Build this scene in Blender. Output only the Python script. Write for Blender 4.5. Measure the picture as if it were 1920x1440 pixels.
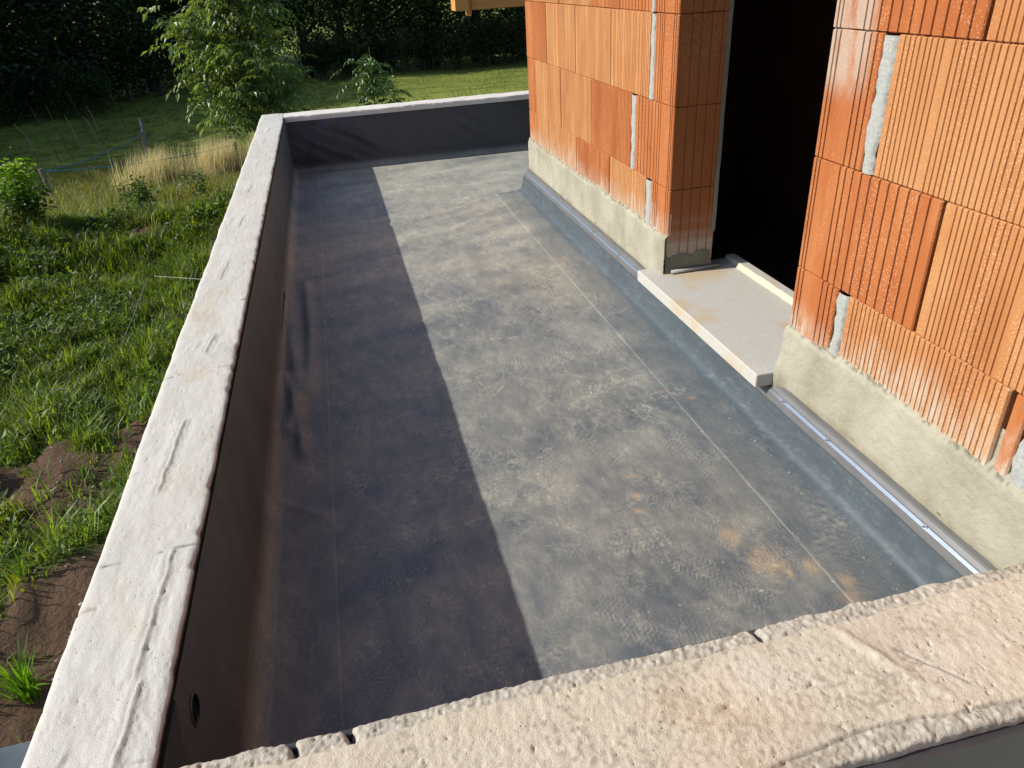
import bpy, math, random
import numpy as np
from mathutils import Vector, Matrix
for o in list(bpy.data.objects): bpy.data.objects.remove(o)
S = bpy.context.scene
COL = S.collection
rad = math.radians
# ------------------------------------------------------------------ camera, sky, sun, exposure
cam_d = bpy.data.cameras.new('camera'); cam = bpy.data.objects.new('camera', cam_d); COL.objects.link(cam)
CAM = np.array([0.3719, -0.6826, 1.3172])
yaw, pitch, roll = .2068, -.5176, -.0631
F = Vector((math.sin(yaw)*math.cos(pitch), math.cos(yaw)*math.cos(pitch), math.sin(pitch)))
r0 = Vector((math.cos(yaw), -math.sin(yaw), 0)); u0 = r0.cross(F)
Rr = r0*math.cos(roll)+u0*math.sin(roll); Ur = u0*math.cos(roll)-r0*math.sin(roll)
m = Matrix((Rr, Ur, -F)).transposed().to_4x4(); m.translation = Vector(CAM)
cam.matrix_world = m
cam_d.sensor_width = 36; cam_d.lens = 1362.8/1920*36; cam_d.clip_start = .02; cam_d.clip_end = 900
S.camera = cam
SUN_EL, SUN_A = rad(34.6), rad(8.0)
to_sun = Vector((-math.cos(SUN_EL)*math.cos(SUN_A), math.cos(SUN_EL)*math.sin(SUN_A), math.sin(SUN_EL)))
W = bpy.data.worlds.new('World'); S.world = W; W.use_nodes = True
nt = W.node_tree; nt.nodes.clear()
sky = nt.nodes.new('ShaderNodeTexSky'); sky.sky_type = 'NISHITA'; sky.sun_disc = False
sky.sun_elevation = SUN_EL; sky.sun_rotation = math.atan2(to_sun.x, to_sun.y)
bg = nt.nodes.new('ShaderNodeBackground'); bg.inputs[1].default_value = .15
wo = nt.nodes.new('ShaderNodeOutputWorld')
nt.links.new(sky.outputs[0], bg.inputs[0]); nt.links.new(bg.outputs[0], wo.inputs[0])
sl = bpy.data.lights.new('sun', 'SUN'); sl.energy = 5.0; sl.angle = rad(.53); sl.color = (1, .945, .86)
so = bpy.data.objects.new('sun', sl); COL.objects.link(so)
so.rotation_euler = to_sun.to_track_quat('Z', 'Y').to_euler(); so.location = (-20, 5, 20)
S.view_settings.view_transform = 'Standard'; S.view_settings.look = 'None'
S.view_settings.gamma = 1; S.view_settings.use_curve_mapping = False
S.view_settings.exposure = .22

# ------------------------------------------------------------------ helpers
RNG = np.random.default_rng(7)
def hash2(ix, iy, seed):
    h = (ix.astype(np.int64)*374761393 + iy.astype(np.int64)*668265263 + seed*1442695041) & 0xffffffff
    h = ((h ^ (h >> 13))*1274126177) & 0xffffffff
    return ((h ^ (h >> 16)) & 0xffffff)/float(0xffffff)
def vnoise(x, y, seed=0):
    x = np.asarray(x, float); y = np.asarray(y, float); x, y = np.broadcast_arrays(x, y)
    ix = np.floor(x); iy = np.floor(y); fx = x-ix; fy = y-iy
    fx = fx*fx*(3-2*fx); fy = fy*fy*(3-2*fy)
    a = hash2(ix, iy, seed); b = hash2(ix+1, iy, seed); c = hash2(ix, iy+1, seed); d = hash2(ix+1, iy+1, seed)
    return (a+(b-a)*fx)*(1-fy)+(c+(d-c)*fx)*fy
def fbm(x, y, o=4, seed=0, g=.5):
    s = 0; a = 1; t = 0
    for i in range(o):
        s = s+a*vnoise(x*2**i+i*17.3, y*2**i-i*9.1, seed+i); t += a; a *= g
    return s/t
def ss(a, b, x):
    t = np.clip((x-a)/(b-a), 0, 1); return t*t*(3-2*t)
def tag(o, label=None, cat=None, group=None, kind=None):
    if label: o['label'] = label
    if cat: o['category'] = cat
    if group: o['group'] = group
    if kind: o['kind'] = kind
    return o
def empty(name, loc=(0, 0, 0), rz=0):
    o = bpy.data.objects.new(name, None); COL.objects.link(o); o.location = loc; o.rotation_euler = (0, 0, rz)
    o.empty_display_size = .1
    return o
def link(name, me, mat, parent=None):
    o = bpy.data.objects.new(name, me); COL.objects.link(o)
    if mat and not me.materials: me.materials.append(mat)
    if parent: o.parent = parent
    return o
def mesh_np(name, verts, faces, col=None, smooth=True):
    """faces: (n,3) or (n,4) int array"""
    me = bpy.data.meshes.new(name); verts = np.asarray(verts, np.float32).reshape(-1, 3)
    fl = faces if isinstance(faces, list) else [faces]
    loops = np.concatenate([f.reshape(-1) for f in fl]).astype(np.int32)
    tot = np.concatenate([np.full(len(f), f.shape[1], np.int32) for f in fl])
    me.vertices.add(len(verts)); me.vertices.foreach_set('co', verts.reshape(-1))
    me.loops.add(len(loops)); me.loops.foreach_set('vertex_index', loops)
    me.polygons.add(len(tot))
    st = np.concatenate([[0], np.cumsum(tot)[:-1]]).astype(np.int32)
    me.polygons.foreach_set('loop_start', st)
    me.polygons.foreach_set('use_smooth', np.full(len(tot), smooth))
    me.update(calc_edges=True)
    if col is not None:
        c = np.ones((len(verts), 4), np.float32); c[:, :3] = np.asarray(col).reshape(-1, 3)
        a = me.color_attributes.new('Col', 'FLOAT_COLOR', 'POINT'); a.data.foreach_set('color', c.reshape(-1))
    return me
def grid_mesh(name, X, Y, Z, col=None, smooth=True, flip=False, keep=None):
    n, k = X.shape
    i = np.arange(n*k).reshape(n, k)
    f = np.stack([i[:-1, :-1], i[:-1, 1:], i[1:, 1:], i[1:, :-1]], -1).reshape(-1, 4)
    if keep is not None: f = f[keep[:-1, :-1].reshape(-1)]
    if flip: f = f[:, ::-1]
    return mesh_np(name, np.stack([X, Y, Z], -1), f, col, smooth)
class MB:
    def __init__(s): s.v = []; s.f = []
    def add(s, vs, fs):
        b = len(s.v); s.v += [tuple(v) for v in vs]; s.f += [tuple(i+b for i in f) for f in fs]; return s
    def box(s, a, b, bev=0):
        x0, y0, z0 = a; x1, y1, z1 = b
        if not bev:
            return s.add([(x0,y0,z0),(x1,y0,z0),(x1,y1,z0),(x0,y1,z0),(x0,y0,z1),(x1,y0,z1),(x1,y1,z1),(x0,y1,z1)],
                  [(0,3,2,1),(4,5,6,7),(0,1,5,4),(1,2,6,5),(2,3,7,6),(3,0,4,7)])
        e = bev; v = []; 
        for (z, i) in ((z0, e), (z0+e, 0), (z1-e, 0), (z1, e)):
            c = e
            v += [(x0+i+c,y0+i,z),(x1-i-c,y0+i,z),(x1-i,y0+i+c,z),(x1-i,y1-i-c,z),(x1-i-c,y1-i,z),(x0+i+c,y1-i,z),(x0+i,y1-i-c,z),(x0+i,y0+i+c,z)]
        f = [tuple(range(7, -1, -1)), tuple(range(24, 32))]
        for r in range(3):
            for k in range(8): f.append((r*8+k, r*8+(k+1)%8, r*8+8+(k+1)%8, r*8+8+k))
        return s.add(v, f)
    def tube(s, pts, rs, n=8, cap=True):
        pts = [Vector(p) for p in pts]
        if not hasattr(rs, '__len__'): rs = [rs]*len(pts)
        v = []; f = []
        for i, p in enumerate(pts):
            d = (pts[min(i+1, len(pts)-1)]-pts[max(i-1, 0)]).normalized()
            a = d.orthogonal().normalized() if abs(d.z) > .99 else d.cross(Vector((0, 0, 1))).normalized()
            b = d.cross(a)
            for k in range(n):
                t = 2*math.pi*k/n; v.append(p+(a*math.cos(t)+b*math.sin(t))*rs[i])
        for i in range(len(pts)-1):
            for k in range(n): f.append((i*n+k, i*n+(k+1)%n, i*n+n+(k+1)%n, i*n+n+k))
        if cap: f.append(tuple(range(n-1, -1, -1))); f.append(tuple(range((len(pts)-1)*n, len(pts)*n)))
        return s.add(v, f)
    def build(s, name, mat, parent=None, smooth=False):
        me = bpy.data.meshes.new(name); me.from_pydata(s.v, [], s.f); me.update()
        if smooth: me.polygons.foreach_set('use_smooth', [True]*len(me.polygons))
        return link(name, me, mat, parent)
# ------------------------------------------------------------------ materials
class NM:
    def __init__(s, name, rough=.8, spec=.5):
        s.m = bpy.data.materials.new(name); s.m.use_nodes = True; s.t = s.m.node_tree
        s.b = s.t.nodes['Principled BSDF']; s.b.inputs['Roughness'].default_value = rough
        s.b.inputs['Specular IOR Level'].default_value = spec
        s.out = s.t.nodes['Material Output']
    def n(s, ty, **k):
        nd = s.t.nodes.new(ty)
        for a, v in k.items(): setattr(nd, a, v)
        return nd
    def l(s, a, b): s.t.links.new(a, b)
    def inp(s, sock, v):
        if hasattr(v, 'is_output'): s.l(v, sock)
        elif isinstance(v, (tuple, list)) and len(v) == 3 and sock.type == 'RGBA': sock.default_value = (*v, 1)
        else: sock.default_value = v
    def pos(s): 
        return s.n('ShaderNodeNewGeometry').outputs['Position']
    def map(s, sc=(1, 1, 1), loc=(0, 0, 0), vec=None):
        q = s.n('ShaderNodeMapping'); q.inputs['Scale'].default_value = sc; q.inputs['Location'].default_value = loc
        s.l(vec or s.pos(), q.inputs[0]); return q.outputs[0]
    def noise(s, vec, scale, det=4, rough=.55, dist=0):
        q = s.n('ShaderNodeTexNoise'); s.l(vec, q.inputs['Vector']); q.inputs['Scale'].default_value = scale
        q.inputs['Detail'].default_value = det; q.inputs['Roughness'].default_value = rough; q.inputs['Distortion'].default_value = dist
        return q.outputs['Fac']
    def vor(s, vec, scale, feat='F1'):
        q = s.n('ShaderNodeTexVoronoi', feature=feat); s.l(vec, q.inputs['Vector']); q.inputs['Scale'].default_value = scale
        return q.outputs['Distance']
    def ramp(s, fac, stops):
        q = s.n('ShaderNodeValToRGB'); s.l(fac, q.inputs[0]); e = q.color_ramp.elements
        while len(e) < len(stops): e.new(.5)
        for i, (p, c) in enumerate(stops):
            e[i].position = p; e[i].color = (*c, 1) if hasattr(c, '__len__') else (c, c, c, 1)
        return q.outputs[0]
    def mix(s, f, a, b, bt='MIX'):
        q = s.n('ShaderNodeMix', data_type='RGBA', blend_type=bt); s.inp(q.inputs[0], f)
        s.inp(q.inputs[6], a); s.inp(q.inputs[7], b); return q.outputs[2]
    def math(s, op, a, b=0., c=0.):
        q = s.n('ShaderNodeMath', operation=op)
        for i, v in enumerate((a, b, c)): s.inp(q.inputs[i], v)
        return q.outputs[0]
    def attr(s, name='Col'):
        return s.n('ShaderNodeVertexColor', layer_name=name).outputs[0]
    def col(s, c): s.inp(s.b.inputs['Base Color'], c); return s
    def rough(s, r): s.inp(s.b.inputs['Roughness'], r); return s
    def bump(s, h, st=.5, d=.01):
        q = s.n('ShaderNodeBump'); q.inputs['Strength'].default_value = st; q.inputs['Distance'].default_value = d
        s.l(h, q.inputs['Height'])
        prev = s.b.inputs['Normal']
        if prev.links: s.l(prev.links[0].from_socket, q.inputs['Normal'])
        s.l(q.outputs[0], prev); return s
    def translucent(s, colr, f):
        t = s.n('ShaderNodeBsdfTranslucent'); s.inp(t.inputs[0], colr)
        mx = s.n('ShaderNodeMixShader'); s.inp(mx.inputs[0], f)
        s.l(s.b.outputs[0], mx.inputs[1]); s.l(t.outputs[0], mx.inputs[2]); s.l(mx.outputs[0], s.out.inputs[0]); return s

M = {}
q = NM('membrane', .5, .5); c = q.attr('Col'); v = q.map()
fine = q.noise(v, 260, 3); sc = q.noise(q.map((1, .35, 1)), 55, 5, .65, 1.2)
c = q.mix(q.ramp(sc, [(.35, 0.), (.75, .55)]), c, q.mix(1., c, (1.55, 1.5, 1.4), 'MULTIPLY'))
g2 = q.noise(q.map((1, .7, 1)), 130, 4, .75); c = q.mix(q.ramp(g2, [(.50, 0.), (.66, .32)]), c, q.mix(1., c, (1.7, 1.65, 1.55), 'MULTIPLY'))
rg = q.math('ABSOLUTE', q.math('SUBTRACT', q.noise(q.map((1, .8, 1)), 7, 5, .6, .8), .5))
rg = q.math('MULTIPLY', q.ramp(rg, [(.0, .40), (.012, 0.)]), q.ramp(q.noise(v, 3, 2), [(.45, 0.), (.6, 1.)]))
c = q.mix(rg, c, q.mix(1., c, (1.7, 1.65, 1.5), 'MULTIPLY'))
ttd = q.noise(q.map((1, 1, 1), (5, 2, 0)), 48, 5, .72, 1.6); c = q.mix(q.math('MULTIPLY', q.ramp(ttd, [(.53, 0.), (.58, .5)]), q.ramp(q.noise(v, 4.5, 3), [(.5, 0.), (.6, 1.)])), c, q.mix(1., c, (1.75, 1.7, 1.55), 'MULTIPLY'))
spk = q.math('MULTIPLY', q.ramp(q.vor(v, 60), [(.045, .9), (.07, 0.)]), q.ramp(q.noise(v, 8, 2), [(.50, 0.), (.6, 1.)])); c = q.mix(spk, c, (.42, .40, .34))
q.col(c); lum = q.n('ShaderNodeRGBToBW'); q.l(q.attr('Col'), lum.inputs[0])
q.rough(q.math('ADD', q.math('MULTIPLY', lum.outputs[0], 1.6), .42))
q.bump(q.noise(q.map(), 5, 2), .14, .012); q.bump(fine, .10, .001); M['membrane'] = q.m
q = NM('membrane_clean', .36, .5); n1 = q.noise(q.map((1, 1, .3)), 5, 4)
q.col(q.ramp(n1, [(.3, (.032, .034, .040)), (.7, (.055, .054, .058))])); q.bump(q.noise(q.map(), 3.5, 3), .35, .02); q.bump(q.noise(q.map(), 200, 2), .1, .001); M['membrane_clean'] = q.m
def concrete(name, base, dark, stain, bsc=1., spd=.002):
    q = NM(name, .88, .3); v = q.map(); c = q.attr('Col')
    n1 = q.noise(v, 6, 5); n2 = q.noise(v, 60, 4, .65); n3 = q.noise(v, 420, 3, .7)
    c = q.mix(q.ramp(n1, [(.35, 0.), (.7, .3)]), c, q.mix(1., c, stain, 'MULTIPLY'))
    c = q.mix(q.ramp(n2, [(.25, .45), (.45, 0.)]), c, q.mix(1., c, dark, 'MULTIPLY'))
    n4 = q.noise(v, 900, 2, .8)
    c = q.mix(q.ramp(n3, [(.30, .55), (.48, 0.)]), c, q.mix(1., c, (.70, .67, .63), 'MULTIPLY'))
    pm = q.math('MULTIPLY', q.ramp(q.vor(q.map(), 95), [(.06, 1.), (.13, 0.)]), q.ramp(q.noise(v, 24, 2), [(.52, 0.), (.62, 1.)]))
    c = q.mix(pm, c, q.mix(1., c, (.42, .40, .37), 'MULTIPLY'))
    q.col(c); q.bump(n2, .36*bsc, .003); q.bump(n3, .6*bsc, spd); q.bump(q.math('MULTIPLY', pm, -1.), .8, .003); q.bump(n4, .3, .001); M[name] = q.m
concrete('coping', 0, (.86, .84, .82), (.97, .93, .86), .9)
concrete('front_coping', 0, (.80, .76, .72), (.98, .92, .84), 1.3)
q = NM('slab_stone', .85, .3); v = q.map(); n = q.noise(v, 500, 2, .7); 
c = q.ramp(n, [(.3, (.32, .31, .275)), (.7, (.56, .545, .49))])
st = q.noise(q.map((1, 1, 1), (.3, .1, 0)), 5.2, 3, .5); c = q.mix(q.ramp(st, [(.53, 0.), (.66, .7)]), c, (.46, .34, .19))
q.col(c); q.bump(n, .3, .001); M['slab_stone'] = q.m
q = NM('foam', .9, .2); q.col((.56, .51, .36)); q.bump(q.noise(q.map(), 180, 3), .8, .004); M['foam'] = q.m
# brick
def brickmat(name, c1, c2, c3, dots):
    q = NM(name, .95, .12); P = q.pos(); oi = q.n('ShaderNodeObjectInfo')
    n1 = q.noise(q.map((1, 1, .35)), 7, 5, .6); n2 = q.noise(q.map((1, 1, .12)), 60, 3, .6)
    c = q.ramp(n1, [(.3, c1), (.52, c2), (.72, c3)])
    c = q.mix(q.math('MULTIPLY', oi.outputs['Random'], .28), c, c3)
    c = q.mix(q.ramp(n2, [(.35, .25), (.65, 0.)]), c, q.mix(1., c, (.74, .62, .55), 'MULTIPLY'))
    # impressed cream dots in bands
    vo = q.vor(q.map((1, 1, 1)), 165); band = q.ramp(q.noise(q.map((0, 1, .08)), 14, 2, .6), [(.44, 0.), (.6, dots)])
    d = q.math('MULTIPLY', q.ramp(vo, [(.14, 1.), (.36, 0.)]), band)
    c = q.mix(d, c, (.62, .40, .235))
    # pale limewash / mortar slurry near the plaster and patches
    sx = q.n('ShaderNodeSeparateXYZ'); q.l(P, sx.inputs[0])
    nz = q.noise(q.map((0, 1, .55)), 6, 4, .6)
    h = q.math('ADD', sx.outputs['Z'], q.math('MULTIPLY', nz, -.34))
    mr = q.n('ShaderNodeMapRange'); q.l(h, mr.inputs[0]); mr.inputs[1].default_value = .16; mr.inputs[2].default_value = .275; mr.inputs[3].default_value = .75; mr.inputs[4].default_value = 0
    c = q.mix(q.math('MULTIPLY', mr.outputs[0], q.ramp(q.noise(q.map((0, 1, .25), (3, 0, 0)), 45, 4, .7), [(.36, .1), (.6, 1.)])), c, (.52, .47, .38))
    # pale smear on the corner block at the right of the door, tall streaks
    def box(lo, hi, s, ax):
        a = q.n('ShaderNodeMapRange'); a.interpolation_type = 'SMOOTHSTEP'; q.l(sx.outputs[ax], a.inputs[0]); a.inputs[1].default_value = lo-s; a.inputs[2].default_value = lo
        b = q.n('ShaderNodeMapRange'); b.interpolation_type = 'SMOOTHSTEP'; q.l(sx.outputs[ax], b.inputs[0]); b.inputs[1].default_value = hi; b.inputs[2].default_value = hi+s; b.inputs[3].default_value = 1; b.inputs[4].default_value = 0
        return q.math('MULTIPLY', a.outputs[0], b.outputs[0])
    sm = q.math('MULTIPLY', box(.955, 1.12, .05, 'Y'), box(1.06, 1.6, .09, 'Z'))
    sm = q.math('MULTIPLY', sm, q.ramp(q.noise(q.map((1, 1.6, .5)), 16, 4, .65), [(.3, .15), (.5, 1.)]))
    c = q.mix(q.math('MULTIPLY', sm, .8), c, (.42, .34, .27))
    # dark wet stain specks
    ds = q.ramp(q.noise(q.map((0, 1, 1.3), (0, 3.1, 2.2)), 10, 4, .6), [(.69, 0.), (.74, .6)])
    c = q.mix(ds, c, (.16, .05, .022))
    gsp = q.noise(q.map((1, 1, .7)), 380, 3, .75); c = q.mix(q.ramp(gsp, [(.28, .6), (.46, 0.)]), c, q.mix(1., c, (.66, .52, .42), 'MULTIPLY'))
    q.col(c); q.bump(q.noise(q.map((1, 1, .5)), 300, 3, .7), .6, .002); q.bump(vo, .12, .002); return q.m
M['brick_a'] = brickmat('brick_orange', (.310, .094, .030), (.375, .124, .042), (.43, .175, .066), .75)
M['brick_b'] = brickmat('brick_tan', (.36, .142, .052), (.44, .200, .078), (.48, .255, .115), .85)
q = NM('mortar', .9, .2); n = q.noise(q.map(), 120, 4, .7)
q.col(q.ramp(n, [(.3, (.27, .28, .26)), (.7, (.40, .41, .385))])); q.bump(n, .6, .004); M['mortar'] = q.m
q = NM('plaster', .9, .2); n = q.noise(q.map(), 240, 4, .75); n1 = q.noise(q.map((1, 1, .7)), 4.5, 4, .6)
c = q.ramp(n1, [(.3, (.265, .25, .185)), (.5, (.355, .335, .255)), (.72, (.44, .415, .33))])
c = q.mix(q.ramp(n, [(.2, .5), (.42, 0.)]), c, (.20, .18, .12)); c = q.mix(1., c, q.attr('Col'), 'MULTIPLY')
q.col(c); q.bump(n, .75, .004); q.bump(q.noise(q.map(), 30, 3), .3, .008); M['plaster'] = q.m
q = NM('metal_strip', .46, .5); q.b.inputs['Metallic'].default_value = .35
n = q.noise(q.map((1, .3, 1)), 30, 4, .6); q.col(q.ramp(n, [(.35, (.150, .152, .152)), (.65, (.185, .186, .184))])); M['metal'] = q.m
q = NM('metal_sky_tint', .34, .5); q.b.inputs['Metallic'].default_value = .9; q.col((.45, .51, .57)); q.bump(q.noise(q.map(), 60, 3), .15, .003); M['bevel_sky_tint'] = q.m  # sky reflection on the strip's bevel, painted in as a pale blue tint
q = NM('bolt_metal', .2, .5); q.b.inputs['Metallic'].default_value = 1; q.col((.85, .85, .85)); M['bolt'] = q.m
q = NM('upstand_sheet', .42, .5); n = q.noise(q.map((1, 1, 1)), 12, 4, .6); q.col(q.ramp(n, [(.3, (.072, .092, .105)), (.7, (.105, .125, .135))]))
q.bump(q.noise(q.map(), 6, 3), .2, .01); M['upstand'] = q.m
q = NM('interior_shade', .9, .2); n = q.noise(q.map(), 5, 3); q.col(q.ramp(n, [(.3, (.10, .045, .03)), (.7, (.14, .06, .04))])); M['interior_shade'] = q.m  # room shade put into the colour: walls darkened so the doorway reads black
q = NM('interior_floor_shade', .95, .1); n = q.noise(q.map(), 8, 3); q.col(q.ramp(n, [(.3, (.06, .05, .045)), (.7, (.10, .085, .075))])); M['int_floor_shade'] = q.m  # floor colour darkened likewise, to stand in for the room's deep shade
q = NM('wood', .6, .35); n = q.noise(q.map((.6, 4, 14)), 6, 5, .6, .6)
q.col(q.ramp(n, [(.3, (.42, .20, .055)), (.6, (.54, .28, .085)), (.8, (.60, .38, .15))])); q.bump(n, .2, .003); M['wood'] = q.m
q = NM('old_wood', .85, .2); n = q.noise(q.map((6, 6, .6)), 12, 4); q.col(q.ramp(n, [(.3, (.12, .10, .08)), (.7, (.26, .22, .18))])); q.bump(n, .4, .004); M['oldwood'] = q.m
q = NM('bark', .9, .2); n = q.noise(q.map((8, 8, 1.2)), 4, 4); q.col(q.ramp(n, [(.3, (.035, .028, .02)), (.7, (.09, .072, .055))])); q.bump(n, .6, .02); M['bark'] = q.m
q = NM('pvc', .3, .5); n = q.noise(q.map(), 20, 3); q.col(q.ramp(n, [(.3, (.20, .25, .28)), (.7, (.25, .30, .335))])); M['pvc'] = q.m
q = NM('blue_tape', .6, .3); q.col((.045, .16, .22)); M['tape'] = q.m
q = NM('green_stake', .6, .3); q.col((.035, .06, .035)); M['stake'] = q.m
q = NM('pale_cane', .8, .3); q.col((.20, .18, .13)); M['cane'] = q.m
q = NM('wire', .6, .3); q.col((.30, .29, .25)); M['wire'] = q.m
q = NM('stone', .9, .2); n = q.noise(q.map(), 15, 4); q.col(q.ramp(n, [(.3, (.22, .18, .14)), (.7, (.42, .37, .31))])); q.bump(n, .5, .01); M['stone'] = q.m
def leafmat(name, rough, tf, tint, spec=.45):
    q = NM(name, rough, spec); c = q.attr('Col'); q.col(c); q.translucent(q.mix(1., c, tint, 'MULTIPLY'), tf); return q.m
M['grass'] = leafmat('grass_blades', .5, .45, (1.9, 1.75, .6))
M['weed'] = leafmat('weed_leaves', .52, .38, (1.8, 1.8, .5), .35)
M['walnut'] = leafmat('walnut_leaves', .40, .32, (1.8, 1.8, .5), .45)
M['leaf'] = leafmat('tree_leaves', .5, .30, (1.7, 1.7, .5))
M['straw'] = leafmat('dry_grass', .7, .35, (1.2, 1.1, .8), .2)
q = NM('soil', .95, .15); c = q.attr('Col'); v = q.map(); n = q.noise(v, 22, 5, .65); n2 = q.noise(v, 160, 3, .7)
c = q.mix(q.ramp(n, [(.3, .6), (.55, 0.)]), c, q.mix(1., c, (.55, .52, .5), 'MULTIPLY'))
c = q.mix(q.ramp(q.vor(v, 30), [(.06, .5), (.16, 0.)]), c, (.26, .19, .13))
q.col(c); q.bump(n, .9, .05); q.bump(n2, .6, .01); M['soil'] = q.m

# ------------------------------------------------------------------ dimensions
H, L, XB = .429, 5.47, 1.613
CW, CF = .178, .229
def ygrid(y0, y1, k, mn):
    ys = [y0]
    while ys[-1] < y1: ys.append(ys[-1]+max(mn, k*math.hypot(ys[-1]+.7, 1.3)**1.6))
    ys[-1] = y1; return np.array(ys)

# ------------------------------------------------------------------ terrain
def hterr(x, y):
    z = -2.32+0*x
    z = z-.25*ss(13, 18, y)-1.0*ss(19, 29, y)+.9*ss(60, 140, y)
    lump = (fbm(x*1.1, y*1.1, 4, 3)-.5)*.85*(1-ss(13, 17, y))+(fbm(x*.3, y*.3, 3, 5)-.5)*.5*ss(12, 30, y)
    ridge = .34*np.exp(-((y-12.3-.5*np.sin(x*1.3))/1.0)**2)*(.45+.9*vnoise(x*1.1, y*.3, 9))
    z = z+lump+ridge+(fbm(x*5, y*5, 3, 8)-.5)*.12*(1-ss(12, 16, y))
    z = z+.30*np.exp(-((x+.6)/1.1)**2)*(1-ss(9, 14, y))
    return z
def soilmask(x, y):
    """1 = bare soil"""
    n = fbm(x*.75+3, y*.75, 4, 21)
    near = 1-ss(4.9, 7.0, y+1.2*(vnoise(x, y, 4)-.5))
    m_ = ss(.46, .54, n+.25*near*(.7+.3*ss(-3.2, -1.6, x))-.075)
    m_ = np.maximum(m_*(1-ss(6, 7.5, y)), ss(.70, .78, fbm(x*1.3, y*1.3, 3, 33))*(y < 12.8)*.6)
    m_ = np.maximum(m_, np.exp(-(((x+2.9)/1.0)**2+((y-12.2)/.45)**2))*1.2*(vnoise(x*4, y*4, 6) > .3))
    return np.clip(m_*(1-ss(12.9, 13.6, y)), 0, 1)
xs = np.concatenate([np.linspace(-260, -16, 60), np.arange(-15.5, 2.5, .075), np.linspace(3, 260, 110)])
ys = np.concatenate([np.linspace(-60, .2, 14), np.arange(.6, 14, .07), np.linspace(14.2, 60, 170), np.linspace(64, 420, 60)])
X, Y = np.meshgrid(xs, ys, indexing='ij'); Z = hterr(X, Y)
sm = soilmask(X, Y); n = fbm(X*2, Y*2, 4, 12); nb = fbm(X*.35, Y*.35, 4, 15)
soil = np.array([.115, .072, .046])*(.7+.6*n[..., None]); gr = np.array([.052, .075, .016])*(.6+.8*n[..., None])
mead = np.array([.215, .25, .048])*(.72+.55*nb[..., None])
mt = fbm(X*3.2, Y*3.2, 3, 77); mead = mead*(1-.45*ss(.56, .66, mt)[..., None])
c = gr*(1-ss(19, 23, Y))[..., None]+mead*ss(19, 23, Y)[..., None]
c = c*(1-sm[..., None])+soil*sm[..., None]
Z = Z-.10*ss(.56, .66, mt)*(Y > 20)*0
g = link('ground', grid_mesh('ground', X, Y, Z, c), M['soil']); tag(g, kind='structure')

# ------------------------------------------------------------------ membrane colouring
CL = np.array([.072, .088, .104]); DU = np.array([.280, .280, .240]); SAND = np.array([.40, .285, .165])
rp = random.Random(5)
PRINTS = []
for k in range(125):
    PRINTS.append((rp.uniform(.22, 1.5), .12+(rp.random()**1.35)*3.2, rp.gauss(.2, .9)+(math.pi if rp.random() < .5 else 0), rp.uniform(.25, .7), rp.random(), rp.uniform(.26, .30), rp.randint(0, 1)))
FIXED = [(.86, 1.03, .10, .75, .3, .28, 0), (.99, 1.12, .25, .7, .3, .28, 0), (.56, 1.15, .05, .6, .3, .28, 0), (1.27, .98, .1, .75, .4, .28, 0),
         (1.12, 1.44, -.9, .9, .6, .29, 1), (1.29, 1.30, -1.0, .95, .7, .29, 1), (.98, 1.75, -1.35, .7, .2, .28, 0), (1.02, .62, .3, .6, .3, .28, 1), (1.10, .48, .6, .7, .3, .28, 0), (1.25, .52, -1.1, .6, .3, .28, 0)]
PRINTS += FIXED
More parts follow.
